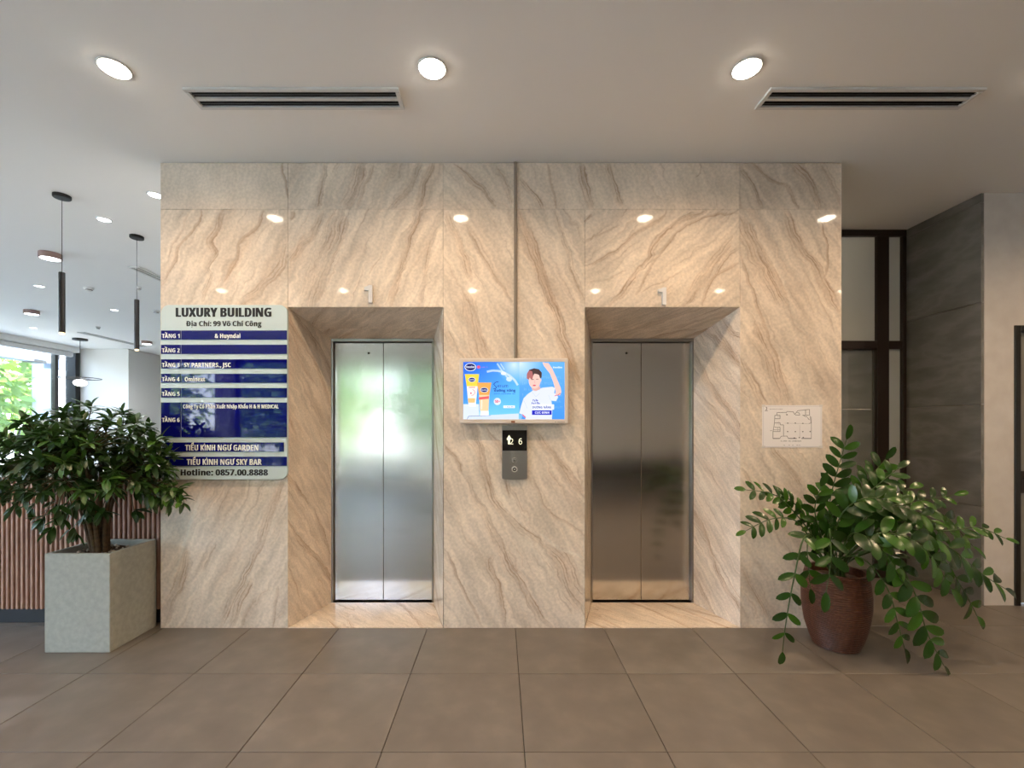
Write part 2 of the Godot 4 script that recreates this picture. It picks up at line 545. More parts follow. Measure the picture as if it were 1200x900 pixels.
func wall_veins() -> Array:
	return [
		[[[330, 191], [333, 210], [338, 233]], 3, 0.9],
		[[[235, 246], [232, 261], [219, 277], [209, 292], [201, 315], [192, 326]], 3.2, 0.9],
		[[[261, 245], [253, 271], [246, 283], [252, 298], [242, 313], [246, 324], [237, 350]], 6.5, 0.75],
		[[[308, 247], [299, 268], [281, 283], [279, 294], [272, 313], [262, 330]], 4, 0.8],
		[[[334, 288], [328, 311], [311, 330], [296, 347], [275, 358]], 9, 0.6],
		[[[222, 246], [214, 266], [205, 285], [196, 300]], 2, 0.4],
		[[[330, 563], [314, 608], [303, 640], [287, 674], [269, 706], [257, 735]], 7, 0.8],
		[[[294, 680], [279, 711], [271, 735]], 8, 0.75],
		[[[219, 647], [210, 681], [194, 713], [188, 735]], 12, 0.6],
		[[[253, 636], [244, 652], [235, 668]], 5, 0.5],
		[[[326, 686], [322, 712], [321, 733]], 3.5, 0.6],
		[[[300, 700], [290, 716], [284, 734]], 4, 0.5],
		[[[241, 565], [221, 617], [203, 677]], 4, 0.6, "pale"],
		[[[382, 190], [378, 212], [371, 245]], 4.5, 0.8],
		[[[426, 191], [417, 216], [405, 245]], 11, 0.8],
		[[[438, 193], [428, 216], [419, 245]], 4, 0.6],
		[[[493, 191], [478, 220], [457, 245]], 7, 0.55],
		[[[508, 191], [497, 216], [489, 245]], 6, 0.75],
		[[[398, 245], [391, 273], [374, 315], [360, 358]], 20, 0.6],
		[[[377, 250], [367, 273], [352, 288], [339, 307]], 7, 0.65],
		[[[495, 247], [483, 271], [472, 304], [457, 358]], 6, 0.8],
		[[[514, 265], [500, 294], [498, 328], [489, 358]], 4.5, 0.5],
		[[[344, 247], [340, 257]], 4, 1.0],
		[[[532, 193], [546, 204], [557, 216], [570, 226], [582, 241]], 5, 0.85],
		[[[582, 195], [592, 215], [598, 240]], 5, 0.5],
		[[[609, 210], [626, 227], [634, 245]], 6, 0.7],
		[[[640, 192], [648, 219], [651, 243]], 2.6, 0.7],
		[[[680, 192], [686, 220], [694, 245]], 8, 0.8],
		[[[711, 191], [718, 214], [729, 243]], 6, 0.7],
		[[[821, 191], [819, 202], [814, 209]], 1.4, 0.5],
		[[[524, 250], [540, 291], [551, 327]], 7, 0.7],
		[[[546, 263], [562, 297], [579, 322], [600, 353]], 3.5, 0.6],
		[[[546, 347], [551, 374], [557, 402], [568, 425]], 18, 0.45],
		[[[522, 386], [534, 408], [546, 422], [556, 440]], 7, 0.5],
		[[[609, 252], [621, 283], [634, 319], [654, 380], [668, 422], [680, 450]], 10, 0.85],
		[[[648, 247], [662, 286], [671, 319], [684, 353]], 5, 0.6],
		[[[521, 521], [533, 536], [541, 556]], 4, 0.9],
		[[[540, 470], [553, 498], [562, 524], [568, 557], [580, 589], [603, 612], [624, 630], [642, 645]], 7, 0.75],
		[[[642, 645], [658, 662], [668, 690], [684, 712]], 24, 0.65],
		[[[571, 503], [586, 524], [592, 555], [596, 582]], 5, 0.7],
		[[[548, 560], [553, 577], [571, 610], [589, 648], [609, 683], [627, 710], [642, 735]], 7, 0.75],
		[[[524, 648], [538, 680], [553, 710], [565, 735]], 3.5, 0.75],
		[[[576, 650], [572, 660], [583, 686], [587, 712], [593, 735]], 6.5, 0.75],
		[[[627, 506], [645, 530], [665, 554], [684, 580]], 7, 0.75],
		[[[624, 560], [640, 595], [664, 612], [684, 628]], 3, 0.5],
		[[[633, 627], [656, 642], [684, 654]], 4, 0.6, "pale"],
		[[[600, 662], [606, 670]], 4, 1.0],
		[[[684, 311], [707, 302], [728, 288], [741, 275], [771, 258], [781, 247]], 3.5, 0.8],
		[[[716, 357], [735, 336], [747, 317], [762, 302], [764, 290], [783, 269], [800, 258], [826, 247]], 5.5, 0.9],
		[[[866, 249], [826, 254], [798, 269], [773, 296], [756, 326], [744, 345]], 3, 0.7],
		[[[686, 281], [707, 273], [726, 264]], 2.2, 0.5],
		[[[684, 262], [693, 252]], 3, 0.8],
		[[[866, 307], [845, 319], [832, 330], [823, 357]], 3.5, 0.7],
		[[[858, 277], [836, 304], [819, 332], [800, 358]], 9, 0.55],
		[[[864, 290], [846, 306], [838, 322], [826, 334]], 6, 0.5],
		[[[688, 332], [712, 326], [735, 316]], 2, 0.45],
		[[[798, 319], [769, 332], [750, 342]], 1.4, 0.4],
		[[[881, 192], [906, 212], [924, 219], [935, 245]], 4, 0.75],
		[[[929, 191], [949, 212], [960, 243]], 8, 0.7],
		[[[868, 195], [885, 226], [892, 245]], 6, 0.55],
		[[[962, 194], [977, 219], [984, 240]], 4, 0.5],
		[[[867, 255], [888, 301], [906, 333], [920, 358]], 15, 0.65],
		[[[868, 299], [881, 340], [895, 382], [913, 426]], 3.5, 0.7],
		[[[919, 246], [935, 283], [956, 311], [967, 336], [985, 370]], 8, 0.7],
		[[[963, 262], [970, 297], [967, 322]], 2.5, 0.8],
		[[[938, 315], [959, 347], [977, 390]], 2, 0.4],
		[[[884, 380], [900, 420], [920, 478]], 16, 0.5],
		[[[867, 420], [881, 450], [897, 478]], 9, 0.6],
		[[[905, 524], [920, 546], [938, 568]], 7, 0.9],
		[[[870, 548], [890, 588], [905, 617]], 4, 0.6],
		[[[870, 668], [884, 696], [900, 724]], 4.5, 0.7],
		[[[920, 560], [950, 600], [975, 650]], 10, 0.4],
	]

func random_veins(rng: RandomNumberGenerator, w: float, h: float, slope: float, count: int) -> Array:
	var r := []
	for i in count:
		var x := rng.randf_range(-0.2, 1.0) * w
		var y := rng.randf_range(-0.3, 1.0) * h
		var pts := []
		for k in 5:
			pts.append([x, y])
			x += rng.randf_range(0.5, 1.3) * h * 0.12 / slope
			y += rng.randf_range(0.7, 1.2) * h * 0.12
		r.append([pts, rng.randf_range(2.0, 11.0), rng.randf_range(0.45, 0.9)])
	return r


# ---------------------------------------------------------------- leaves
func leaf_mesh(long: float, wide: float, fold: float, droop: float, blunt := false) -> ArrayMesh:
	# grows along +z from the origin, upper face towards +y
	var st := SurfaceTool.new()
	st.begin(Mesh.PRIMITIVE_TRIANGLES)
	st.set_smooth_group(0)
	var widths := [0.07, 0.5, 0.86, 1.0, 0.9, 0.55, 0.0] if not blunt else [0.1, 0.6, 0.92, 1.0, 0.94, 0.66, 0.0]
	var spots := [0.0, 0.14, 0.32, 0.5, 0.68, 0.87, 1.0]
	var rows := []
	for k in 7:
		var t: float = spots[k]
		var c := Vector3(0, -droop * t * t * long, t * long * (1.0 - droop * 0.2 * t))
		var hw: float = widths[k] * wide / 2.0
		rows.append([c + Vector3(-hw, fold * hw, 0), c, c + Vector3(hw, fold * hw, 0)])
	for k in 6:
		for s in 2:
			var a: Vector3 = rows[k][s]; var b: Vector3 = rows[k][s + 1]
			var c: Vector3 = rows[k + 1][s + 1]; var d: Vector3 = rows[k + 1][s]
			for p in [a, b, c]: st.add_vertex(p)
			if k < 5:
				for p in [a, c, d]: st.add_vertex(p)
	st.index()
	st.generate_normals()
	return st.commit()

func aim(dir: Vector3, up: Vector3) -> Basis:        # z along dir, y near up
	var z := dir.normalized()
	var x := up.cross(z)
	if x.length() < 0.01: x = Vector3.RIGHT.cross(z)
	x = x.normalized()
	return Basis(x, z.cross(x), z)


# ---------------------------------------------------------------- the scene
func _ready():
	# --- camera
	var cam := Camera3D.new()
	cam.name = "camera"
	cam.projection = Camera3D.PROJECTION_FRUSTUM
	cam.near = 0.05
	cam.far = 200.0
	cam.size = cam.near * 900.0 / FOCAL
	cam.frustum_offset = Vector2(13.0, 52.0) * cam.near / FOCAL
	cam.position = Vector3(0, EYE, CAM_Z)
	add_child(cam)
	cam.current = true
	# --- sky, sun, exposure
	var env := Environment.new()
	env.tonemap_mode = Environment.TONE_MAPPER_LINEAR
	env.tonemap_exposure = 0.95
	env.background_mode = Environment.BG_SKY
	var sky_m := ProceduralSkyMaterial.new()
	sky_m.sky_top_color = Color(0.62, 0.74, 0.9)
	sky_m.sky_horizon_color = Color(0.9, 0.94, 0.98)
	sky_m.ground_horizon_color = Color(0.6, 0.6, 0.58)
	sky_m.ground_bottom_color = Color(0.4, 0.4, 0.38)
	sky_m.sky_energy_multiplier = 3.3
	sky_m.ground_energy_multiplier = 1.0
	var sky := Sky.new()
	sky.sky_material = sky_m
	env.sky = sky
	env.sdfgi_enabled = true
	env.ssao_enabled = true
	env.ssil_enabled = true
	var we := WorldEnvironment.new()
	we.name = "environment"
	we.environment = env
	add_child(we)
	var sun := DirectionalLight3D.new()
	sun.name = "sun"
	sun.light_color = Color(1.0, 0.96, 0.88)
	sun.light_energy = 14.0
	sun.light_angular_distance = 1.0
	sun.shadow_enabled = true
	sun.sky_mode = DirectionalLight3D.SKY_MODE_LIGHT_ONLY
	sun.basis = aim(Vector3(0.55, 0.78, -0.3), Vector3.UP)
	add_child(sun)

	var f := SystemFont.new()
	f.font_names = PackedStringArray(["Droid Sans"])
	sans = f
	var fb := SystemFont.new()
	fb.font_names = PackedStringArray(["Droid Sans"])
	fb.font_weight = 700
	sans_bold = fb

	make_materials()
	build_shell()
	build_marble_core()
	build_elevators()
	build_right_recess()
	build_left_room()
	build_ceiling_fittings()
	build_counter()
	build_sign()
	build_display()
	build_call_panel()
	build_floor_numbers()
	build_plan()
	build_trunking()
	build_shrub()
	build_pot_plant()
	build_outdoors()


func make_materials():
	M.ceiling = mat(Color(0.94, 0.935, 0.92), 0.9)
	M.white_wall = tri_mat(noise_tex(0.02, 4, [[0.0, Color(0.8, 0.775, 0.755)], [1.0, Color(0.84, 0.82, 0.8)]], 5), 0.6, 0.85)
	M.plain_wall = mat(Color(0.88, 0.87, 0.85), 0.85)
	M.grout = mat(Color(0.2, 0.185, 0.17), 0.9)
	M.seam = mat(Color(0.7, 0.64, 0.57), 0.8)
	M.tiles = []
	for i in 3:
		var b: float = [0.0, 0.012, -0.012][i]
		M.tiles.append(tri_mat(noise_tex(0.012, 5, [[0.0, Color(0.41 + b, 0.383 + b, 0.357 + b)], [0.55, Color(0.44 + b, 0.413 + b, 0.385 + b)], [1.0, Color(0.475 + b, 0.446 + b, 0.415 + b)]], 30 + i), 0.7, 0.38))
	M.stone = []
	for i in 3:
		var st := tri_mat(noise_tex(0.008, 6, [[0.0, Color(0.4, 0.395, 0.38)], [0.45, Color(0.46, 0.455, 0.44)], [0.7, Color(0.51, 0.505, 0.49)], [1.0, Color(0.44, 0.435, 0.42)]], 50 + i), 0.55, 0.32)
		st.uv1_scale = Vector3(0.5, 1.3, 0.5)
		M.stone.append(st)
	M.steel = mat(Color(0.84, 0.82, 0.79), 0.15, 1.0)
	M.steel.anisotropy_enabled = true
	M.steel.anisotropy = 0.35
	M.steel.heightmap_enabled = true
	M.steel.heightmap_texture = noise_tex(0.004, 2, [[0.0, Color.BLACK], [1.0, Color.WHITE]], 61, 256)
	M.steel.heightmap_scale = 0.18
	M.steel_plain = mat(Color(0.66, 0.65, 0.63), 0.28, 1.0)
	M.steel_dark = mat(Color(0.3, 0.29, 0.28), 0.35, 1.0)
	M.black = mat(Color(0.03, 0.03, 0.032), 0.5)
	M.black_gloss = mat(Color(0.02, 0.02, 0.022), 0.12)
	M.white_metal = mat(Color(0.84, 0.84, 0.83), 0.45)
	M.brown_frame = mat(Color(0.17, 0.115, 0.09), 0.4)
	M.glass = mat(Color(0.92, 0.97, 0.96, 0.06), 0.02)
	M.glass.transparency = BaseMaterial3D.TRANSPARENCY_ALPHA
	M.lamp = glow(Color(1.0, 0.95, 0.87), 26.0)
	M.lamp_cool = glow(Color(0.96, 0.98, 1.0), 12.0)
	M.ink = mat(Color(0.06, 0.055, 0.07), 0.5)
	M.white_ink = mat(Color(0.96, 0.96, 0.95), 0.6)
	M.leaf_dark = []
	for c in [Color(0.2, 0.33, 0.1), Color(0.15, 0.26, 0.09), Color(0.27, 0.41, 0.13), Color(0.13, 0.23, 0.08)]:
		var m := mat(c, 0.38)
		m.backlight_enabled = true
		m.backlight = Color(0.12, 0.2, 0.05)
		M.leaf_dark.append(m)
	M.leaf_zz = []
	for c in [Color(0.13, 0.26, 0.06), Color(0.1, 0.21, 0.05), Color(0.2, 0.35, 0.08)]:
		var m := mat(c, 0.25)
		m.backlight_enabled = true
		m.backlight = Color(0.1, 0.18, 0.04)
		M.leaf_zz.append(m)
	M.stem = mat(Color(0.3, 0.27, 0.15), 0.7)
	M.stem_green = mat(Color(0.2, 0.3, 0.1), 0.5)
	M.bark = tri_mat(noise_tex(0.05, 4, [[0.0, Color(0.22, 0.16, 0.1)], [1.0, Color(0.42, 0.33, 0.22)]], 71, 256), 3.0, 0.9)
	M.soil = tri_mat(noise_tex(0.09, 4, [[0.0, Color(0.16, 0.12, 0.09)], [1.0, Color(0.4, 0.33, 0.27)]], 72, 256), 4.0, 0.95)
	M.concrete = tri_mat(noise_tex(0.02, 6, [[0.0, Color(0.6, 0.61, 0.575)], [0.5, Color(0.64, 0.645, 0.61)], [1.0, Color(0.68, 0.685, 0.65)]], 73), 2.0, 0.85)


# ---------------------------------------------------------------- shell
func build_shell():
	# floor: tiles 0.6 m square on a bed
	var fl := struct_node("floor", "floor of large matt grey brown square tiles with thin dark joints")
	part("bed", bx(Vector3(-9.9, -0.2, -9.4), Vector3(8.3, -0.006, 6.5)), M.grout, fl)
	var one := bx(Vector3(-0.2983, -0.012, -0.2983), Vector3(0.2983, 0, 0.2983), 0.0015)
	var rest := MB.new()
	var rng := RandomNumberGenerator.new()
	rng.seed = 4
	for i in range(-17, 15):
		for j in range(-16, 11):
			var c := Vector3(0.099 + 0.6 * i - 0.3, 0, 0.567 + 0.6 * j - 0.3)
			if c.x < -9.6 or c.x > 8.0 or c.z < -8.9 or c.z > 6.2: continue
			if abs(c.x) < 2.1 and c.z < -0.3: continue
			if c.x > -4.4 and c.x < 4.6 and c.z > -1.4 and c.z < 2.2:
				var t := part("floor_tile", one, M.tiles[rng.randi() % 3], fl, c)
				t.position.y = rng.randf_range(-0.0006, 0.0006)
			else:
				rest.box(c + Vector3(-0.2983, -0.012, -0.2983), c + Vector3(0.2983, 0, 0.2983))
	tag(part("distant_tiles", rest.build(), M.tiles[0], fl), "", "", "", "stuff")
	struct_mesh("ceiling", bx(Vector3(-9.9, CEIL, -9.4), Vector3(8.3, CEIL + 0.3, 6.5)), M.ceiling, "flat white painted ceiling over the lobby")
	# right side wall, out of view
	struct_mesh("wall_right", bx(Vector3(8.0, 0, -0.6), Vector3(8.3, CEIL, 6.5)), M.plain_wall, "plain white side wall at the right end of the lobby")
	# front wall behind the viewer, with three shop windows
	var fw := MB.new()
	var z0 := 6.2
	var z1 := 6.45
	var spans := [[-9.9, -9.2], [-5.85, -5.5], [-1.1, 8.3]]
	for s in spans: fw.box(Vector3(s[0], 0, z0), Vector3(s[1], CEIL, z1))
	for s in [[-9.2, -5.85], [-5.5, -1.1]]:
		fw.box(Vector3(s[0], 2.8, z0), Vector3(s[1], CEIL, z1))
		fw.box(Vector3(s[0], 0, z0), Vector3(s[1], 0.12, z1))
	struct_mesh("wall_front", fw.build(), M.plain_wall, "white street wall behind the viewer with shop windows")
	var num := 3
	for s in [[-9.2, -5.85, 3], [-5.5, -1.1, 4]]:
		var wn := struct_node("window_%d" % num, "tall street window with dark frames, %d panes wide" % s[2])
		num += 1
		var step: float = (s[1] - s[0]) / s[2]
		for k in s[2] + 1:
			var x: float = s[0] + step * k
			part("mullion", bx(Vector3(clampf(x - 0.04, s[0], s[1] - 0.08), 0.12, 6.28), Vector3(clampf(x + 0.04, s[0] + 0.08, s[1]), 2.8, 6.36)), M.black, wn)
		part("rail", bx(Vector3(s[0], 0.12, 6.28), Vector3(s[1], 0.2, 6.36)), M.black, wn)
		part("rail", bx(Vector3(s[0], 2.72, 6.28), Vector3(s[1], 2.8, 6.36)), M.black, wn)
		for k in s[2]:
			part("pane", bx(Vector3(s[0] + step * k + 0.04, 0.2, 6.315), Vector3(s[0] + step * (k + 1) - 0.04, 2.72, 6.323)), M.glass, wn)


# ---------------------------------------------------------------- marble core
func wall_uv(p: Vector3) -> Vector2:
	return Vector2(((p.x * FOCAL / CAM_Z + 587.0) - 187.0) / 802.0, ((502.0 - (p.y - EYE) * FOCAL / CAM_Z) - 188.0) / 550.0)

func build_marble_core():
	var k := 1600.0 / 802.0
	var off := Vector2(187, 188)
	var veins := []
	for v in wall_veins():
		var pts := []
		for p in v[0]: pts.append([p[0] - off.x, p[1] - off.y])
		var c: Array = v.duplicate()
		c[0] = pts
		veins.append(c)
	# slabs in photograph units: left, top, right, bottom, streak direction, streak strength, tone
	var slabs := [[187, 188, 338, 245, 100, 0.25, 0.99], [187, 245, 338, 738, -62, 1.0, 0.985], [338, 188, 520, 245, -68, 0.9, 1.0], [338, 245, 520, 360, -64, 1.0, 1.01], [520, 188, 604, 245, 48, 0.9, 0.985], [604, 188, 866, 245, 64, 0.6, 1.0],
		[520, 245, 685, 738, 62, 1.0, 1.0], [685, 245, 866, 360, -38, 1.0, 1.0], [866, 188, 989, 245, 58, 0.9, 0.97], [866, 245, 989, 738, 62, 1.0, 1.0]]
	var shifted := []
	for s in slabs:
		var c: Array = s.duplicate()
		c[0] -= off.x; c[2] -= off.x; c[1] -= off.y; c[3] -= off.y
		shifted.append(c)
	var tones := [Color(0.88, 0.822, 0.757), Color(0.77, 0.685, 0.605), Color(0.6, 0.5, 0.42), Color(0.905, 0.87, 0.815)]
	M.marble = mat(Color.WHITE, 0.05)
	M.marble.albedo_texture = make_marble(1600, 1097, k, veins, shifted, 11, tones)
	var rng := RandomNumberGenerator.new()
	rng.seed = 9
	M.marble_plain = mat(Color.WHITE, 0.07)
	M.marble_plain.albedo_texture = make_marble(640, 1280, 2.0, random_veins(rng, 320, 640, 1.5, 16), [[0, 0, 320, 640, 58, 1.0, 1.0]], 23, tones)
	M.marble_mirrored = mat(Color.WHITE, 0.07)
	M.marble_mirrored.albedo_texture = make_marble(640, 1280, 2.0, random_veins(rng, 320, 640, 1.3, 18), [[0, 0, 320, 640, 50, 1.0, 1.0]], 29, tones)

	var wall := struct_node("wall_core", "cream and brown veined marble wall around the two lifts")
	var edge_l := -2.318
	var edge_r := 2.32
	var xs := {187: edge_l, 989: edge_r, 338: -0.922 - 0.528, 520: -0.922 + 0.528, 685: 1.1 - 0.528, 866: 1.1 + 0.528, 604: 0.099}
	var ys := {188: CEIL - 0.002, 245: 2.852, 360: 2.186, 738: 0.0}
	var g := 0.0009
	for s in slabs:
		var b := MB.new()
		b.uvf = wall_uv
		b.box(Vector3(xs[s[0]] + g, ys[s[3]] + g, -0.02), Vector3(xs[s[2]] - g, ys[s[1]] - g, 0.0), 0.0007)
		part("marble_slab", b.build(), M.marble, wall)
	# what the slabs are fixed to
	var back := MB.new()
	for s in [[edge_l + 0.03, -1.46, 0.0, CEIL], [-0.385, 0.563, 0.0, CEIL], [1.638, edge_r - 0.03, 0.0, CEIL], [-1.46, -0.385, 2.2, CEIL], [0.563, 1.638, 2.2, CEIL]]:
		back.box(Vector3(s[0], s[2], -0.05), Vector3(s[1], s[3], -0.0205))
	part("backing", back.build(), M.seam, wall)
	var core := MB.new()
	core.box(Vector3(edge_l + 0.03, 0, -0.8), Vector3(edge_r - 0.03, CEIL, -0.6))
	part("shaft_wall", core.build(), M.grout, wall)
	for e in [[edge_l, edge_l + 0.025], [edge_r - 0.025, edge_r]]:
		var b := MB.new()
		b.uvf = func(p): return Vector2(p.z * 0.6 + 0.3, -p.y / 3.2)
		b.box(Vector3(e[0], 0, -2.0), Vector3(e[1], CEIL - 0.002, -0.021), 0.0007)
		part("side_slab", b.build(), M.marble_plain, wall)
	part("rear_wall", bx(Vector3(edge_l, 0, -2.2), Vector3(edge_r, CEIL, -2.0)), M.plain_wall, wall)
	# splayed reveals, lintels and thresholds of the two lift openings
	for c in [-0.922, 1.1]:
		for s in [-1.0, 1.0]:
			var b := MB.new()
			b.uvf = func(p): return Vector2(p.z * s * 0.8 + c * 0.37, 1.0 - p.y / 2.4)
			var f0 := Vector3(c + s * 0.528, 0, -0.001)
			var f1 := Vector3(c + s * 0.528, 2.186, -0.001)
			var b1 := Vector3(c + s * 0.398, 2.058, -0.435)
			var b0 := Vector3(c + s * 0.398, 0, -0.435)
			var o := Vector3(s * 0.025, 0, 0)
			b.hull8([f0, f1, b1, b0], [f0 + o, f1 + o, b1 + o, b0 + o])
			part("reveal", b.build(), M.marble_plain if s < 0 else M.marble_mirrored, wall)
		var b := MB.new()
		b.uvf = func(p): return Vector2(p.z * 0.7 + 0.2, p.x * 0.5 + 0.13 * c)
		var up := Vector3(0, 0.025, 0)
		var q := [Vector3(c - 0.528, 2.186, -0.001), Vector3(c + 0.528, 2.186, -0.001), Vector3(c + 0.398, 2.058, -0.435), Vector3(c - 0.398, 2.058, -0.435)]
		b.hull8(q, [q[0] + up, q[1] + up, q[2] + up, q[3] + up])
		part("lintel", b.build(), M.marble_plain, wall)
		b = MB.new()
		b.uvf = func(p): return Vector2(p.z * 0.7 + 0.5, p.x * 0.55 + 0.6)
		q = [Vector3(c - 0.526, 0.005, 0.0), Vector3(c + 0.526, 0.005, 0.0), Vector3(c + 0.396, 0.005, -0.435), Vector3(c - 0.396, 0.005, -0.435)]
		var dn := Vector3(0, -0.02, 0)
		b.hull8(q, [q[0] + dn, q[1] + dn, q[2] + dn, q[3] + dn])
		part("threshold", b.build(), M.marble_plain, wall)


func build_elevators():
	var n := 1
	for c in [-0.922, 1.1]:
		var d := struct_node("door_%d" % n, ["brushed steel two leaf lift door beside the blue directory sign", "brushed steel two leaf lift door beside the posted floor plan"][n - 1])
		n += 1
		var z := -0.436
		# steel frame
		part("frame_head", bx(Vector3(c - 0.398, 2.036, z - 0.05), Vector3(c + 0.398, 2.058, z), 0.002), M.steel_plain, d)
		part("frame_jamb", bx(Vector3(c - 0.398, 0.0, z - 0.05), Vector3(c - 0.385, 2.036, z), 0.002), M.steel_plain, d)
		part("frame_jamb", bx(Vector3(c + 0.385, 0.0, z - 0.05), Vector3(c + 0.398, 2.036, z), 0.002), M.steel_plain, d)
		part("sill", bx(Vector3(c - 0.385, -0.01, z - 0.1), Vector3(c + 0.385, 0.004, z - 0.002), 0.001), M.steel_dark, d)
		part("header_slot", bx(Vector3(c - 0.385, 2.0, z - 0.12), Vector3(c + 0.385, 2.058, z - 0.06)), M.black, d)
		for s in [-1.0, 1.0]:
			var b := MB.new()
			b.uvf = func(p): return Vector2(p.x - c + s * 0.31, p.y)
			var x0: float = c + (0.0015 if s > 0 else -0.384)
			b.box(Vector3(x0, 0.014, z - 0.06), Vector3(x0 + 0.3825, 2.03, z - 0.028), 0.0015)
			part("leaf", b.build(), M.steel, d)
		var kh := MB.new()
		kh.lathe([Vector2(0.0085, 0), Vector2(0.0085, 0.004), Vector2(0.007, 0.005), Vector2(0.0, 0.005)], 20)
		var ko := part("release_lock", kh.build(), M.steel_dark, d, Vector3(c - 0.115, 1.95, z - 0.0285))
		ko.rotation.x = PI / 2


# ---------------------------------------------------------------- right recess
func build_right_recess():
	# grey stone side wall
	var gw := struct_node("wall_recess", "dark grey stone tiled side wall of the recess")
	part("backing", bx(Vector3(3.71, 0, -2.4), Vector3(3.85, CEIL, -0.56)), M.seam, gw)
	var rows := [0.0, 0.76, 1.545, 2.33, 3.098, CEIL - 0.001]
	for i in 5:
		part("stone_tile", bx(Vector3(3.69, rows[i] + 0.0015, -1.05), Vector3(3.711, rows[i + 1] - 0.0015, -0.392), 0.001), M.stone[i % 3], gw)
	# white wall with a door
	var z := -0.39
	var ww := MB.new()
	ww.box(Vector3(3.712, 0, z - 0.16), Vector3(3.94, CEIL, z))
	ww.box(Vector3(3.94, 2.15, z - 0.16), Vector3(4.9, CEIL, z))
	ww.box(Vector3(4.9, 0, z - 0.16), Vector3(8.2, CEIL, z))
	struct_mesh("wall_side", ww.build(), M.white_wall, "off white plastered wall with a grey door at the right edge")
	var d := struct_node("door_3", "flat grey door with a dark frame at the right edge")
	part("frame_jamb", bx(Vector3(3.94, 0, z - 0.12), Vector3(3.985, 2.15, z + 0.01), 0.003), M.steel_dark, d)
	part("frame_jamb", bx(Vector3(4.855, 0, z - 0.12), Vector3(4.9, 2.15, z + 0.01), 0.003), M.steel_dark, d)
	part("frame_head", bx(Vector3(3.985, 2.105, z - 0.12), Vector3(4.855, 2.15, z + 0.01), 0.003), M.steel_dark, d)
	part("leaf", bx(Vector3(3.987, 0.008, z - 0.07), Vector3(4.853, 2.103, z - 0.03), 0.002), mat(Color(0.52, 0.51, 0.49), 0.5), d)
	var h := part("handle_plate", bx(Vector3(4.02, 0.86, z - 0.03), Vector3(4.06, 1.03, z - 0.02), 0.002), M.brown_frame, d)
	part("lever", bx(Vector3(4.03, 0.965, z - 0.02), Vector3(4.15, 0.985, z + 0.02), 0.004), M.brown_frame, h)
	# brown framed window with milk glass
	var wz := -1.05
	var wn := struct_node("window_1", "dark brown framed window with milk glass panes in the recess")
	var p := func(u: float) -> float: return (u - 587.0) * (CAM_Z - wz) / FOCAL
	var q := func(v: float) -> float: return EYE - (v - 502.0) * (CAM_Z - wz) / FOCAL
	var x0 := 2.33
	var xa: float = p.call(1025.0)
	var xb: float = p.call(1039.0)
	var xc: float = p.call(1054.5)
	var xd := 3.688
	var top: float = CEIL - 0.003
	var head: float = q.call(278.0)
	var ba: float = q.call(400.0)
	var bb: float = q.call(409.5)
	part("frame_head", bx(Vector3(x0, head, wz - 0.05), Vector3(xd, top, wz + 0.03), 0.003), M.brown_frame, wn)
	part("frame_jamb", bx(Vector3(xc, 0, wz - 0.05), Vector3(xd, head, wz + 0.03), 0.003), M.brown_frame, wn)
	part("mullion", bx(Vector3(xa, 0, wz - 0.05), Vector3(xb, head, wz + 0.03), 0.003), M.brown_frame, wn)
	part("transom", bx(Vector3(x0, bb, wz - 0.05), Vector3(xa, ba, wz + 0.03), 0.003), M.brown_frame, wn)
	part("transom", bx(Vector3(xb, bb, wz - 0.05), Vector3(xc, ba, wz + 0.03), 0.003), M.brown_frame, wn)
	part("sill", bx(Vector3(x0, 0, wz - 0.05), Vector3(xa, 0.06, wz + 0.03), 0.003), M.brown_frame, wn)
	part("sill", bx(Vector3(xb, 0, wz - 0.05), Vector3(xc, 0.06, wz + 0.03), 0.003), M.brown_frame, wn)
	var milk := mat(Color(0.76, 0.77, 0.76), 0.06)
	milk.backlight_enabled = true
	milk.backlight = Color(0.5, 0.5, 0.49)
	for r in [[x0, ba, xa, head], [xb, ba, xc, head], [xb, 0.06, xc, bb]]:
		part("milk_pane", bx(Vector3(r[0], r[1], wz - 0.006), Vector3(r[2], r[3], wz)), milk, wn)
	part("clear_pane", bx(Vector3(x0, 0.06, wz - 0.006), Vector3(xa, bb, wz)), M.glass, wn)
	for r in [[0.06, 0.75], [0.753, 1.535], [1.538, bb]]:
		part("stone_panel", bx(Vector3(x0, r[0], wz - 0.06), Vector3(xa, r[1], wz - 0.03), 0.001), M.stone[1], wn)
	part("rear_wall", bx(Vector3(2.33, 0, -2.4), Vector3(3.85, CEIL, -2.3)), M.plain_wall, gw)
	# lamp of the small room behind the milk glass
	var l := thing("ceiling_globe_lamp", Vector3(2.62, CEIL, -1.5), "warm lamp glowing behind the upper milk glass pane", "lamp")
	var b := MB.new()
	var prof := []
	for i in 9:
		var a := -PI / 2 + PI * i / 8
		prof.append(Vector2(cos(a) * 0.09, sin(a) * 0.09 - 0.1))
	b.lathe(prof, 24)
	part("globe", b.build(), glow(Color(1.0, 0.86, 0.62), 6.0), l)
	b = MB.new()
	b.lathe([Vector2(0.0, -0.02), Vector2(0.05, -0.02), Vector2(0.05, 0.0)], 24)
	part("base", b.build(), M.white_metal, l)
	add_omni(l, Vector3(0, -0.1, 0), Color(1.0, 0.95, 0.88), 4.0, 0.08)


func add_omni(parent: Node3D, at: Vector3, c: Color, e: float, size: float):
	var o := OmniLight3D.new()
	o.name = "light"
	o.position = at
	o.light_color = c
	o.light_energy = e
	o.light_size = size
	o.omni_range = 20.0
	o.omni_attenuation = 2.0
	o.shadow_enabled = true
	parent.add_child(o, true)

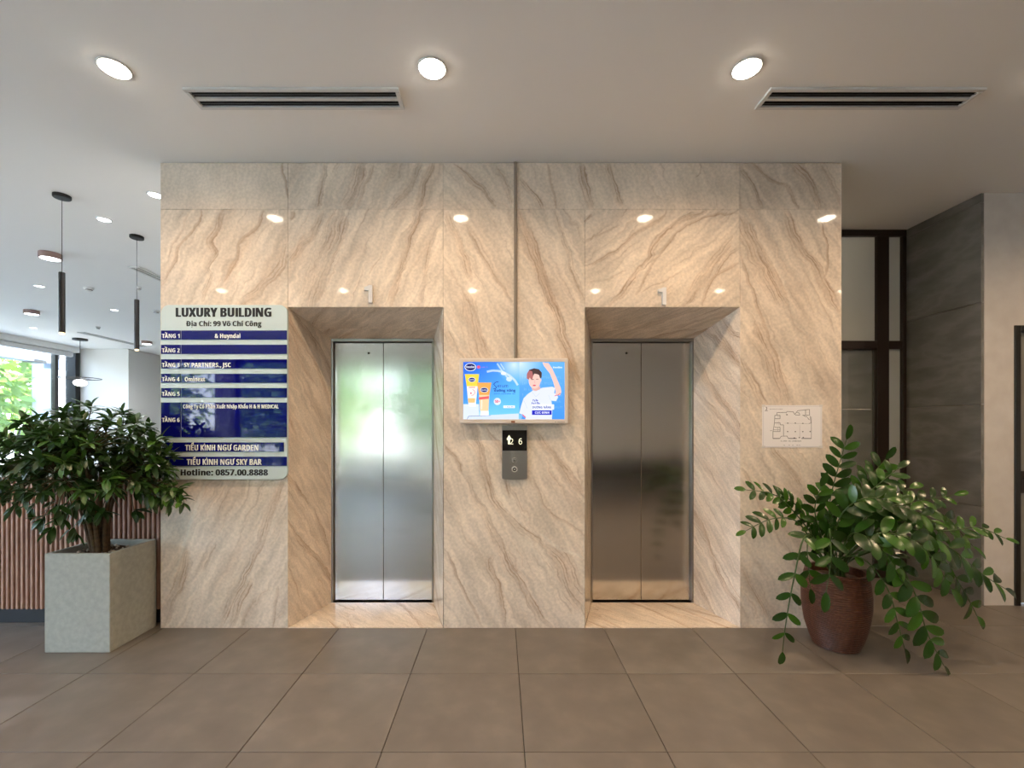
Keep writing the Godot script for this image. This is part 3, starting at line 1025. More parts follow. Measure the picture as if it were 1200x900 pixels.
func add_spot(parent: Node3D, at: Vector3, c: Color, e: float, size: float, angle := 66.0):
	var o := SpotLight3D.new()
	o.name = "light"
	o.position = at
	o.rotation.x = -PI / 2
	o.light_color = c
	o.light_energy = e
	o.light_size = size
	o.spot_range = 20.0
	o.spot_attenuation = 2.0
	o.spot_angle = angle
	o.spot_angle_attenuation = 1.0
	o.shadow_enabled = true
	parent.add_child(o, true)


# ---------------------------------------------------------------- left room
func build_left_room():
	var x := -9.6
	var lw := MB.new()
	lw.box(Vector3(x - 0.25, 0, -2.6), Vector3(x, CEIL, -2.0))
	lw.box(Vector3(x - 0.25, 0, 5.6), Vector3(x, CEIL, 6.45))
	lw.box(Vector3(x - 0.25, 0, -2.0), Vector3(x, 0.3, 5.6))
	lw.box(Vector3(x - 0.25, 0, -9.2), Vector3(x, CEIL, -7.15))
	lw.box(Vector3(x - 0.25, 0, -7.15), Vector3(x, 0.3, -2.6))
	struct_mesh("wall_left", lw.build(), M.plain_wall, "white side wall with the garden window at the far left")
	var wn := struct_node("window_2", "wide window onto green trees at the far left")
	part("frame_post", bx(Vector3(x - 0.2, 0.3, -7.15), Vector3(x + 0.03, CEIL, -7.03), 0.004), M.black, wn)
	part("frame_post", bx(Vector3(x - 0.2, 0.3, -6.78), Vector3(x - 0.1, CEIL, -6.7), 0.004), M.steel_dark, wn)
	part("frame_post", bx(Vector3(x - 0.2, 0.3, -4.9), Vector3(x - 0.1, CEIL, -4.82), 0.004), M.steel_dark, wn)
	part("frame_post", bx(Vector3(x - 0.2, 0.3, -2.68), Vector3(x - 0.1, CEIL, -2.6), 0.004), M.steel_dark, wn)
	part("sill", bx(Vector3(x - 0.25, 0.3, -7.15), Vector3(x + 0.05, 0.34, -2.6), 0.004), M.white_metal, wn)
	for s in [[-7.03, -6.78], [-6.7, -4.9], [-4.82, -2.68]]:
		part("pane", bx(Vector3(x - 0.155, 0.34, s[0]), Vector3(x - 0.147, CEIL - 0.005, s[1])), M.glass, wn)
	var w5 := struct_node("window_5", "wide side window left of the viewer, out of the picture")
	for zz in [-2.0, 0.5, 3.0, 5.52]:
		part("frame_post", bx(Vector3(x - 0.2, 0.3, zz), Vector3(x - 0.1, CEIL, zz + 0.08), 0.004), M.steel_dark, w5)
	for zz in [-1.92, 0.58, 3.08]:
		part("pane", bx(Vector3(x - 0.155, 0.3, zz), Vector3(x - 0.147, CEIL - 0.005, zz + 2.42)), M.glass, w5)
	var bl := thing("blind_box", Vector3(x + 0.02, 2.94, -4.9), "long white roller blind box above the far left window", "blind")
	part("pelmet", bx(Vector3(0, 0.11, -2.1), Vector3(0.14, 0.228, 2.3), 0.006), M.white_metal, bl)
	part("rolled_blind", bx(Vector3(0.02, 0.0, -2.0), Vector3(0.1, 0.105, 2.3), 0.02), mat(Color(0.78, 0.78, 0.78), 0.8), bl)
	part("end_bracket", bx(Vector3(0.0, 0.02, 2.302), Vector3(0.12, 0.2, 2.32), 0.003), M.black, bl)
	struct_mesh("wall_pier", bx(Vector3(-9.6, 0, -9.2), Vector3(-8.52, CEIL, -7.15)), M.plain_wall, "white pier beside the far left window")
	struct_mesh("wall_niche", bx(Vector3(-8.52, 0, -9.2), Vector3(-8.48, CEIL, -7.15)), M.plain_wall, "white painted return wall just right of the white pier, behind the shrub")
	struct_mesh("wall_rear", bx(Vector3(-8.48, 0, -9.2), Vector3(-2.25, CEIL, -9.0)), M.plain_wall, "white rear wall of the room left of the lifts")
	struct_mesh("wall_inner", bx(Vector3(-2.32, 0, -9.0), Vector3(-2.2, CEIL, -2.2)), M.plain_wall, "white inner wall behind the marble core")


func lamp_ring(r: float, wide: float, drop: float) -> ArrayMesh:
	var b := MB.new()
	b.lathe([Vector2(r, -0.002), Vector2(r + 0.003, -drop), Vector2(r + wide - 0.003, -drop), Vector2(r + wide, -0.0)], 40)
	return b.build()

func disc(r: float, y: float, seg := 40) -> ArrayMesh:
	var b := MB.new()
	b.lathe([Vector2(r, y + 0.004), Vector2(r, y), Vector2(0.0, y)], seg)
	return b.build()

func build_ceiling_fittings():
	var ring := lamp_ring(0.062, 0.012, 0.006)
	var lb := MB.new()
	lb.lathe([Vector2(0.0, -0.013), Vector2(0.058, -0.012), Vector2(0.0625, -0.009), Vector2(0.0625, -0.001)], 40)
	var lens := lb.build()
	var spots := [[-1.94, 0.80, "round ceiling downlight above the left end of the left air vent"], [-0.345, 0.80, "round ceiling downlight between the two air vents, nearer the left lift"], [1.235, 0.80, "round ceiling downlight beside the left end of the right air vent"], [2.8, 0.80, "round ceiling downlight at the right edge of the picture"], [4.45, 0.80, "round ceiling downlight beyond the right edge, mirrored in the upper milk glass"],
		[-3.66, 2.82, "round ceiling downlight overhead, mirrored on the marble above the sign"], [-2.06, 2.82, "round ceiling downlight overhead, mirrored left of the left lift number"], [-0.37, 2.82, "round ceiling downlight overhead, mirrored between the lifts"], [1.24, 2.82, "round ceiling downlight overhead, mirrored left of the right lift number"], [2.86, 2.82, "round ceiling downlight overhead, mirrored right of the right lift number"], [4.5, 2.82, "round ceiling downlight overhead to the right of the viewer"], [6.3, 2.82, "round ceiling downlight at the far right of the lobby"]]
	for s in spots:
		var d := thing("downlight", Vector3(s[0], CEIL, s[1]), s[2], "light", "round lobby downlights")
		part("trim_ring", ring, M.white_metal, d)
		part("lens", lens, M.lamp, d)
		add_spot(d, Vector3(0, -0.0065, 0), Color(1.0, 0.86, 0.69), 2.0, 0.012, 80.0)
	var far := [[122, 257, "bright small spot light in the ceiling between the two black pendants"], [182, 228, "bright small spot light in the ceiling beside the marble wall corner"], [46, 335, "small downlight in the ceiling left of the smoke detector"], [39, 384, "small far downlight above the blind box"], [134, 363, "small far downlight left of the second black pendant"]]
	var small_ring := lamp_ring(0.045, 0.012, 0.008)
	var small_lens := disc(0.046, -0.005, 28)
	for s in far:
		var dep: float = FOCAL * (CEIL - EYE) / (502.0 - s[1])
		var d := thing("spot_downlight", Vector3((s[0] - 587.0) * dep / FOCAL, CEIL, CAM_Z - dep), s[2], "light", "small downlights in the left ceiling")
		part("trim_ring", small_ring, M.white_metal, d)
		part("lens", small_lens, M.lamp_cool, d)
		add_spot(d, Vector3(0, -0.06, 0), Color(0.97, 0.98, 1.0), 1.3, 0.04, 76.0)
	for s in [[59, 297, "round surface mounted ceiling lamp left of the first black pendant"], [37, 364, "round surface mounted ceiling lamp above the far left window"], [172, 400, "round surface mounted ceiling lamp right of the second black pendant"]]:
		var dep: float = FOCAL * (CEIL - EYE) / (502.0 - s[1])
		var d := thing("surface_lamp", Vector3((s[0] - 587.0) * dep / FOCAL, CEIL, CAM_Z - dep), s[2], "light", "surface lamps in the left ceiling")
		var b := MB.new()
		b.lathe([Vector2(0.078, -0.055), Vector2(0.085, -0.06), Vector2(0.092, -0.055), Vector2(0.092, 0.0)], 32)
		part("housing", b.build(), mat(Color(0.62, 0.5, 0.47), 0.5), d)
		part("lens", disc(0.08, -0.056, 32), M.lamp_cool, d)
		add_spot(d, Vector3(0, -0.13, 0), Color(0.97, 0.98, 1.0), 3.2, 0.06, 80.0)
	for s in [[104, 337, 0.055, "round white smoke detector in the ceiling between the two black pendants"], [163, 336, 0.03, "small white sensor in the ceiling just left of the marble wall"], [183, 364, 0.05, "round white smoke detector beside the marble wall corner"], [115, 383, 0.035, "small white sensor in the ceiling far behind the pendants"]]:
		var dep: float = FOCAL * (CEIL - EYE) / (502.0 - s[1])
		var d := thing("smoke_detector", Vector3((s[0] - 587.0) * dep / FOCAL, CEIL, CAM_Z - dep), s[3], "detector", "ceiling detectors")
		var r: float = s[2]
		var b := MB.new()
		b.lathe([Vector2(0.0, -0.045), Vector2(r * 0.5, -0.045), Vector2(r * 0.62, -0.03), Vector2(r * 0.95, -0.022), Vector2(r, -0.0)], 28)
		part("body", b.build(), M.white_metal, d)
		b = MB.new()
		b.lathe([Vector2(r * 0.62, -0.036), Vector2(r * 0.68, -0.034), Vector2(r * 0.68, -0.026)], 28)
		part("vent_band", b.build(), M.steel_dark, d)
	# linear air vents of the lobby
	for s in [[-1.69, -0.543, "long slotted air vent in the ceiling above the left lift"], [1.43, 2.578, "long slotted air vent in the ceiling above the right lift"]]:
		air_vent(Vector3(s[0], CEIL, 0.521), s[1] - s[0], 0.155, 0.0, s[2])
	air_vent(Vector3(-4.17, CEIL, -1.95), 1.1, 0.13, PI / 2, "slotted air vent seen end-on at the left of the marble wall")
	air_vent(Vector3(-7.95, CEIL, -5.35), 1.5, 0.13, PI / 2, "slotted air vent in the far left ceiling beyond the pendants")
	# pendants
	for s in [[-3.41, -0.43, "slim black tube pendant lamp nearer the left edge"], [-3.43, -1.17, "slim black tube pendant lamp nearer the marble wall"]]:
		var d := thing("tube_pendant", Vector3(s[0], CEIL, s[1]), s[2], "lamp", "black tube pendants over the counter")
		var b := MB.new()
		b.lathe([Vector2(0.0, -0.024), Vector2(0.052, -0.024), Vector2(0.056, -0.02), Vector2(0.056, 0.0)], 32)
		part("canopy", b.build(), M.black, d)
		part("cable", tube_mesh([Vector3(0, -0.02, 0), Vector3(0, -0.6, 0)], 0.0022), M.steel_dark, d)
		b = MB.new()
		b.lathe([Vector2(0.017, -1.065), Vector2(0.02, -1.065), Vector2(0.02, -0.602), Vector2(0.018, -0.598), Vector2(0.0, -0.598)], 24)
		part("tube", b.build(), mat(Color(0.1, 0.08, 0.075), 0.4), d)
		b = MB.new()
		b.lathe([Vector2(0.0, -1.084), Vector2(0.012, -1.082), Vector2(0.0165, -1.076), Vector2(0.0165, -1.062)], 24)
		part("diffuser", b.build(), glow(Color(1.0, 0.85, 0.6), 1.5), d)
		add_spot(d, Vector3(0, -1.1, 0), Color(1.0, 0.85, 0.65), 0.08, 0.016, 50.0)
	var d := thing("disc_pendant", Vector3(-8.5, CEIL, -6.0), "pendant lamp with a wide thin disc and bright bulb by the far left window", "lamp")
	var b := MB.new()
	b.lathe([Vector2(0.0, -0.03), Vector2(0.12, -0.03), Vector2(0.12, 0.0)], 28)
	part("canopy", b.build(), M.black, d)
	part("cable", tube_mesh([Vector3(0, -0.02, 0), Vector3(0, -0.82, 0)], 0.006), M.steel_dark, d)
	var hoop := []
	for i in 33: hoop.append(Vector3(cos(TAU * i / 32) * 0.33, -0.8, sin(TAU * i / 32) * 0.33))
	part("hoop", tube_mesh(hoop, 0.008), M.steel_dark, d)
	for i in 3:
		var a := TAU * i / 3 + 0.4
		part("spoke", tube_mesh([Vector3(0, -0.79, 0), Vector3(cos(a) * 0.33, -0.8, sin(a) * 0.33)], 0.005), M.steel_dark, d)
	b = MB.new()
	var prof := []
	for i in 9:
		var a := -PI / 2 + PI * i / 8
		prof.append(Vector2(cos(a) * 0.11, sin(a) * 0.07 - 0.89))
	b.lathe(prof, 24)
	part("bulb", b.build(), glow(Color(1, 0.99, 0.96), 4.0), d)
	add_omni(d, Vector3(0, -0.89, 0), Color(1, 0.98, 0.95), 0.2, 0.06)

func tube_mesh(path: Array, r: float, sides := 8) -> ArrayMesh:
	var b := MB.new()
	b.tube(path, [r], sides)
	return b.build()

func air_vent(at: Vector3, long: float, wide: float, turn: float, label: String):
	var d := thing("air_vent", at, label, "vent", "slotted ceiling vents")
	d.rotation.y = turn
	part("duct", bx(Vector3(0.02, -0.003, 0.02), Vector3(long - 0.02, -0.0005, wide - 0.02)), M.black, d)
	var r := 0.022
	var h := -0.014
	for e in [[0.0, 0.0, long, r], [0.0, wide - r, long, wide], [0.0, r, r, wide - r], [long - r, r, long, wide - r]]:
		part("frame_bar", bx(Vector3(e[0], h, e[1]), Vector3(e[2], 0.0, e[3]), 0.002), M.white_metal, d)
	part("divider", bx(Vector3(r, h + 0.001, wide / 2 - 0.011), Vector3(long - r, -0.001, wide / 2 + 0.011), 0.002), M.white_metal, d)
	for k in 2:
		var zc := r + (wide / 2 - 0.011 - r) * 0.5 if k == 0 else wide - r - (wide / 2 - 0.011 - r) * 0.5
		var o := part("blade", bx(Vector3(r, -0.001, -0.009), Vector3(long - r, 0.0005, 0.009)), M.steel_dark, d, Vector3(0, h + 0.006, zc))
		o.rotation.x = 0.5


# ---------------------------------------------------------------- counter
func build_counter():
	var z := -0.075
	var c := thing("reception_counter", Vector3(-2.34, 0, z), "reception counter clad in vertical wood slats behind the concrete planter", "counter")
	var long := 2.6
	part("plinth", bx(Vector3(-long, 0, -0.56), Vector3(0.0, 0.1, -0.012), 0.002), mat(Color(0.1, 0.11, 0.13), 0.5), c)
	part("body", bx(Vector3(-long, 0.1, -0.58), Vector3(0.0, 1.02, -0.014)), mat(Color(0.24, 0.075, 0.055), 0.7), c)
	part("counter_top", bx(Vector3(-long, 1.021, -0.62), Vector3(0.0, 1.06, 0.03), 0.004), mat(Color(0.78, 0.74, 0.7), 0.3), c)
	var slat := bx(Vector3(-0.0085, 0.101, -0.0135), Vector3(0.0085, 1.018, 0.012), 0.003)
	var woods := []
	for i in 3:
		woods.append(tri_mat(noise_tex(0.02, 4, [[0.0, Color(0.66, 0.5, 0.43)], [1.0, Color(0.77, 0.62, 0.54)]], 80 + i, 256), 1.2, 0.55))
	for i in 76:
		part("slat", slat, woods[(i * 7) % 3], c, Vector3(-0.012 - 0.0338 * i, 0, 0))


# ---------------------------------------------------------------- directory sign
func build_sign():
	var z := 0.022
	var a := W(188.2, 357.2, z)
	var b := W(336.6, 562.0, z)
	var s := thing("directory_sign", Vector3(a.x, b.y, 0.002), "silver building directory sign with blue floor strips beside the left lift", "sign")
	var w := b.x - a.x
	var h := a.y - b.y
	var r := 0.055
	var o := PackedVector2Array()
	for c in [[w - r, h - r, 0.0], [r, h - r, PI / 2], [r, r, PI], [w - r, r, PI * 1.5]]:
		for i in 9:
			var an: float = c[2] + PI / 2 * i / 8
			o.append(Vector2(c[0] + cos(an) * r, c[1] + sin(an) * r))
	var mb := MB.new()
	mb.prism(o, 0.0, 0.018, 0.002)
	var plate := mat(Color(0.79, 0.85, 0.86), 0.3)
	part("board", mb.build(), plate, s)
	var blue := mat(Color(0.025, 0.03, 0.42), 0.03)
	blue.metallic_specular = 0.55
	var at := func(u: float, v: float) -> Vector3: return W(u, v, z) - s.position
	var put := func(t: String, u0: float, u1: float, base: float, cap: float, m: Material, parent: Node, zz: float, heavy := 0.035):
		var p: Vector3 = at.call(u0, base)
		var q: Vector3 = at.call(u1, base)
		var host: Vector3 = parent.position if parent != s else Vector3.ZERO
		part("lettering", text_mesh(t, cap * 0.00577, q.x - p.x - heavy * cap * 0.00577, 0.0012, true, heavy), m, parent, Vector3(p.x, p.y, zz) - host)
	put.call("LUXURY BUILDING", 205.7, 318.0, 371.2, 10.4, M.ink, s, 0.0187, 0.1)
	put.call("Địa Chỉ: 99 Võ Chí Công", 218.0, 306.4, 382.2, 5.9, M.ink, s, 0.0187, 0.06)
	var bars := [[387.3, 397.9], [404.0, 414.8], [421.1, 431.9], [438.0, 448.6], [454.7, 465.8], [471.6, 512.4], [518.4, 529.3], [535.2, 546.0]]
	var words := [["TẦNG 1", "& Huyndai", 252.0, 282.0], ["TẦNG 2"], ["TẦNG 3", "SY PARTNERS., JSC", 216.0, 271.0], ["TẦNG 4", "Ominext", 217.0, 240.6], ["TẦNG 5"], ["TẦNG 6", "Công Ty Cổ Phần Xuất Nhập Khẩu H & H MEDICAL", 215.0, 326.8], [], []]
	for i in 8:
		var lo: Vector3 = at.call(188.9, bars[i][1])
		var hi: Vector3 = at.call(332.8 if i == 6 else 336.2, bars[i][0])
		var t := 0.0045
		if i < 6:
			var x: Vector3 = at.call(212.4, 0.0)
			var k := part("floor_strip", bx(Vector3(lo.x, lo.y, 0.018), Vector3(x.x - 0.003, hi.y, 0.018 + t), 0.0008), blue, s)
			var mid: float = (bars[i][0] + bars[i][1]) / 2.0 if i == 5 else bars[i][1] - 4.2
			put.call(words[i][0], 190.2, 211.0, mid + 2.5, 4.7, M.white_ink, k, 0.018 + t + 0.0007)
			var nstrip := part("tenant_strip", bx(Vector3(x.x + 0.001, lo.y, 0.018), Vector3(hi.x, hi.y, 0.018 + t), 0.0008), blue, s)
			if words[i].size() > 1:
				if i == 5: put.call(words[i][1], words[i][2], words[i][3], 478.6, 4.4, M.white_ink, nstrip, 0.018 + t + 0.0007)
				else: put.call(words[i][1], words[i][2], words[i][3], bars[i][1] - 1.6, 5.0, M.white_ink, nstrip, 0.018 + t + 0.0007)
		else:
			var k := part("tenant_strip", bx(Vector3(lo.x, lo.y, 0.018), Vector3(hi.x, hi.y, 0.018 + t), 0.0008), blue, s)
			if i == 6: put.call("TIỂU KÌNH NGƯ GARDEN", 217.3, 303.0, 528.0, 6.6, M.white_ink, k, 0.018 + t + 0.0007)
			else: put.call("TIỂU KÌNH NGƯ SKY BAR", 219.2, 307.0, 544.7, 6.6, M.white_ink, k, 0.018 + t + 0.0007)
	put.call("Hotline: 0857.00.8888", 211.5, 314.0, 557.2, 6.9, M.ink, s, 0.0187, 0.08)


# ---------------------------------------------------------------- television
func screen_image() -> ImageTexture:
	# drawn in units of an enlarged crop: the picture spans 72..1127 by 80..672
	var w := 800
	var h := 449
	var off := Vector2(72, 80)
	var k := 800.0 / 1055.0
	var im := Image.create(w, h, false, Image.FORMAT_RGB8)
	for y in h:
		for x in w:
			var u := x / k + off.x
			var v := y / k + off.y
			var c: Color
			if u < 655.0:
				var t := clampf((u - 72.0) / 580.0, 0, 1)
				c = Color(0.16, 0.42, 0.96).lerp(Color(0.4, 0.76, 1.0), clampf(t * 0.6 + (v - 80.0) / 700.0, 0, 1))
				c = c.lerp(Color(0.55, 0.88, 1.0), clampf((v - 480.0) / 200.0, 0, 1) * 0.7)
				c = c.lerp(Color(0.9, 0.97, 1.0), clampf(1.0 - Vector2(u - 600.0, v - 110.0).length() / 190.0, 0, 1) * 0.9)
			else:
				c = Color(0.42, 0.72, 0.99).lerp(Color(0.28, 0.6, 0.97), clampf((v - 80.0) / 600.0, 0, 1))
				c = c.lerp(Color(0.9, 0.96, 1.0), clampf(1.0 - Vector2(u - 660.0, v - 90.0).length() / 240.0, 0, 1) * 0.9)
			im.set_pixel(x, y, c)
	var white := Color(0.97, 0.98, 1.0)
	# faint lettering behind the figure, streaks of light
	for r in 6:
		scribble(im, 690, 250 + r * 62, 30, 410, Color(1, 1, 1, 0.13), off, k)
	stroke(im, [[318, 180], [380, 168], [440, 172], [500, 190], [560, 225], [610, 270], [640, 320]], 22, Color(0.93, 0.95, 1.0, 0.7), off, k)
	stroke(im, [[425, 95], [455, 140], [490, 190], [540, 250]], 16, Color(0.95, 0.97, 1.0, 0.6), off, k)
	stroke(im, [[460, 95], [500, 160]], 10, Color(0.95, 0.97, 1.0, 0.6), off, k)
	fill_poly(im, oval(490, 198, 26, 18), Color(0.95, 0.96, 1.0, 0.9), off, k)
	fill_poly(im, oval(550, 258, 30, 24), Color(0.93, 0.95, 1.0, 0.8), off, k)
	# stand
	fill_poly(im, [[72, 515], [235, 515], [240, 672], [72, 672]], Color(0.88, 0.92, 0.99), off, k)
	fill_poly(im, [[120, 640], [650, 612], [650, 672], [112, 672]], Color(0.85, 0.9, 0.98), off, k)
	stroke(im, [[112, 672], [128, 640], [360, 632]], 4, Color(0.35, 0.42, 0.55), off, k)
	# badge
	fill_poly(im, oval(146, 133, 60, 41), white, off, k)
	fill_poly(im, oval(146, 133, 53, 35), Color(0.07, 0.12, 0.42), off, k)
	print_text(im, "Vaseline", 100, 142, 22, 92, white, off, k)
	fill_poly(im, oval(232, 132, 17, 17), Color(0.95, 0.35, 0.5), off, k)
	scribble(im, 254, 140, 15, 72, Color(0.6, 0.5, 0.95), off, k)
	# tubes
	fill_poly(im, [[88, 205], [238, 205], [222, 330], [108, 330]], Color(0.98, 0.86, 0.3), off, k)
	fill_poly(im, [[108, 330], [222, 330], [204, 508], [124, 508]], Color(0.98, 0.95, 0.93), off, k)
	fill_poly(im, [[118, 455], [196, 455], [192, 500], [124, 500]], Color(0.93, 0.78, 0.5), off, k)
	fill_poly(im, [[128, 508], [206, 508], [202, 540], [132, 540]], Color(0.99, 0.99, 1.0), off, k)
	fill_poly(im, oval(162, 263, 38, 26), white, off, k)
	fill_poly(im, oval(162, 263, 33, 21), Color(0.1, 0.16, 0.48), off, k)
	print_text(im, "Vaseline", 134, 269, 12, 56, white, off, k)
	stroke(im, [[130, 342], [196, 342]], 8, Color(0.92, 0.45, 0.35), off, k)
	for i in 7:
		var a := -1.2 + i * 0.45
		fill_poly(im, oval(160 + cos(a) * 33, 395 + sin(a) * 30, 5, 5, 8), Color(0.9, 0.45, 0.55), off, k)
	fill_poly(im, oval(152, 402, 9, 9, 10), Color(0.85, 0.35, 0.5), off, k)
	fill_poly(im, [[215, 292], [366, 292], [344, 420], [236, 420]], Color(0.95, 0.68, 0.35), off, k)
	fill_poly(im, [[236, 420], [344, 420], [334, 585], [246, 585]], Color(0.97, 0.84, 0.66), off, k)
	fill_poly(im, [[258, 470], [272, 470], [268, 570], [256, 570]], Color(1, 0.96, 0.9, 0.8), off, k)
	fill_poly(im, [[232, 445], [340, 432], [338, 460], [236, 470]], Color(0.93, 0.4, 0.42), off, k)
	fill_poly(im, [[250, 585], [336, 585], [338, 632], [246, 632]], Color(0.99, 0.99, 1.0), off, k)
	fill_poly(im, oval(290, 369, 42, 27), white, off, k)
	fill_poly(im, oval(290, 369, 37, 22), Color(0.1, 0.16, 0.48), off, k)
	print_text(im, "Vaseline", 258, 376, 13, 64, white, off, k)
	# words
	var navy := Color(0.1, 0.24, 0.62)
	stroke(im, [[440, 283], [410, 288], [388, 308], [402, 326], [420, 340], [405, 356], [385, 358]], 7, navy, off, k)
	print_text(im, "erum", 430, 342, 33, 108, navy, off, k, false)
	print_text(im, "dưỡng nâng", 394, 386, 26, 222, navy, off, k)
	scribble(im, 394, 414, 13, 222, Color(0.2, 0.45, 0.82), off, k)
	fill_poly(im, oval(427, 488, 37, 37), Color(0.9, 0.93, 1.0), off, k)
	print_text(im, "50+", 400, 502, 30, 54, Color(0.9, 0.3, 0.42), off, k)
	fill_poly(im, [[490, 530], [610, 530], [610, 556], [490, 556]], white, off, k)
	scribble(im, 504, 550, 13, 92, Color(0.3, 0.45, 0.75), off, k)
	# figure with a raised arm
	var skin := Color(0.96, 0.8, 0.76)
	fill_poly(im, [[905, 92], [960, 90], [1000, 150], [1040, 235], [1085, 340], [1095, 390], [1080, 425], [1030, 420], [1035, 380], [1010, 290], [975, 200], [935, 150], [912, 120]], skin, off, k)
	fill_poly(im, [[895, 86], [915, 84], [945, 100], [930, 140], [912, 120]], skin, off, k)
	fill_poly(im, [[655, 610], [672, 540], [700, 455], [745, 410], [800, 372], [860, 360], [900, 345], [1000, 335], [1030, 350], [1020, 400], [1062, 440], [1040, 485], [990, 480], [1000, 560], [996, 672], [720, 672], [716, 640], [690, 625]], Color(0.9, 0.92, 0.98), off, k)
	stroke(im, [[1022, 430], [1060, 420], [1085, 402]], 8, Color(0.88, 0.45, 0.5), off, k)
	stroke(im, [[684, 622], [722, 655]], 12, Color(0.88, 0.4, 0.5), off, k)
	fill_poly(im, [[655, 615], [690, 628], [678, 672], [655, 672]], Color(0.5, 0.75, 0.98), off, k)
	fill_poly(im, [[782, 330], [872, 330], [872, 362], [830, 380], [790, 370]], Color(0.9, 0.7, 0.66), off, k)
	fill_poly(im, oval(815, 272, 62, 84), skin, off, k)
	fill_poly(im, [[733, 250], [735, 200], [760, 160], [810, 145], [860, 155], [890, 190], [888, 240], [872, 250], [862, 215], [840, 205], [812, 200], [800, 225], [790, 262], [775, 255], [765, 240], [752, 262]], Color(0.3, 0.22, 0.22), off, k)
	fill_poly(im, [[733, 250], [735, 200], [755, 168], [790, 175], [800, 225], [790, 262], [765, 240], [752, 262]], Color(0.85, 0.5, 0.5, 0.75), off, k)
	stroke(im, [[782, 262], [808, 260]], 5, Color(0.3, 0.2, 0.2), off, k)
	stroke(im, [[830, 258], [856, 256]], 5, Color(0.3, 0.2, 0.2), off, k)
	stroke(im, [[818, 268], [814, 296], [824, 298]], 3, Color(0.85, 0.62, 0.6), off, k)
	fill_poly(im, oval(812, 322, 17, 7), Color(0.85, 0.35, 0.42), off, k)
	fill_poly(im, oval(878, 268, 8, 16), skin, off, k)
	stroke(im, [[785, 385], [830, 440], [870, 400]], 3, Color(0.78, 0.81, 0.9), off, k)
	stroke(im, [[700, 470], [740, 560]], 4, Color(0.8, 0.83, 0.92), off, k)
	stroke(im, [[960, 420], [985, 480]], 4, Color(0.8, 0.83, 0.92), off, k)
	scribble(im, 800, 488, 24, 52, Color(0.16, 0.22, 0.7), off, k)
	scribble(im, 788, 516, 22, 84, Color(0.16, 0.22, 0.7), off, k)
	fill_poly(im, [[790, 518], [1018, 518], [1018, 572], [790, 572]], white, off, k)
	print_text(im, "DƯỠNG NÂNG", 794, 560, 23, 194, Color(0.3, 0.38, 0.7), off, k)
	fill_poly(im, [[788, 580], [992, 580], [992, 626], [788, 626]], Color(0.12, 0.16, 0.78), off, k)
	print_text(im, "CỰC ĐỈNH", 818, 614, 22, 148, white, off, k)
	print_text(im, "Vaseline", 1005, 144, 18, 96, Color(1, 1, 1, 0.85), off, k)
	return ImageTexture.create_from_image(im)

func build_display():
	var z := 0.05
	var a := W(538.3, 419.6, z)
	var b := W(666.2, 496.6, z)
	var d := thing("wall_television", Vector3(a.x, b.y, 0.0), "flat wall television in a white bezel showing a blue advert", "television")
	var w := b.x - a.x
	var h := a.y - b.y
	var e := 0.026
	var eb := 0.03
	part("back_cover", bx(Vector3(0.03, 0.03, 0.002), Vector3(w - 0.03, h - 0.03, 0.03), 0.004), M.white_metal, d)
	var bez := mat(Color(0.86, 0.82, 0.79), 0.35)
	var rim := MB.new()
	var r := 0.014
	var o := PackedVector2Array()
	for c in [[w - r, h - r, 0.0], [r, h - r, PI / 2], [r, r, PI], [w - r, r, PI * 1.5]]:
		for i in 5:
			var an: float = c[2] + PI / 2 * i / 4
			o.append(Vector2(c[0] + cos(an) * r, c[1] + sin(an) * r))
	rim.prism(o, 0.03, 0.046, 0.003)
	part("housing", rim.build(), bez, d)
	for q in [[0.004, h - e, w - 0.004, h - 0.004], [0.004, 0.004, w - 0.004, eb], [0.004, eb, e, h - e], [w - e, eb, w - 0.004, h - e]]:
		part("bezel_bar", bx(Vector3(q[0], q[1], 0.046), Vector3(q[2], q[3], 0.05), 0.0015), bez, d)
	var sc := MB.new()
	var x0 := e; var x1 := w - e; var y0 := eb; var y1 := h - e
	sc.uvf = func(p): return Vector2((p.x - x0) / (x1 - x0), (y1 - p.y) / (y1 - y0))
	sc.box(Vector3(x0, y0, 0.0462), Vector3(x1, y1, 0.0475))
	var sm := mat(Color(0.02, 0.02, 0.02), 0.25)
	sm.emission_enabled = true
	sm.emission_texture = screen_image()
	sm.emission_operator = BaseMaterial3D.EMISSION_OP_MULTIPLY
	sm.emission = Color.WHITE
	sm.emission_energy_multiplier = 1.2
	part("screen", sc.build(), sm, d)
	part("sensor_window", bx(Vector3(w * 0.475, 0.006, 0.0495), Vector3(w * 0.51, 0.02, 0.0512), 0.0006), mat(Color(0.55, 0.36, 0.25), 0.3), d)
	part("printed_mark", bx(Vector3(w - 0.075, 0.011, 0.0498), Vector3(w - 0.025, 0.0145, 0.0503)), mat(Color(0.6, 0.55, 0.52), 0.5), d)
	part("printed_mark", bx(Vector3(w - 0.09, 0.0105, 0.0498), Vector3(w - 0.084, 0.015, 0.0503)), mat(Color(0.6, 0.55, 0.52), 0.5), d)
	var l := AreaLight3D.new()
	l.name = "light"
	l.area_size = Vector2(w - 0.06, h - 0.06)
	l.light_energy = 0.08
	l.light_color = Color(0.7, 0.85, 1.0)
	l.position = Vector3(w / 2, h / 2, 0.054)
	l.rotation.y = PI
	l.area_range = 20.0
	l.shadow_enabled = true
	d.add_child(l, true)


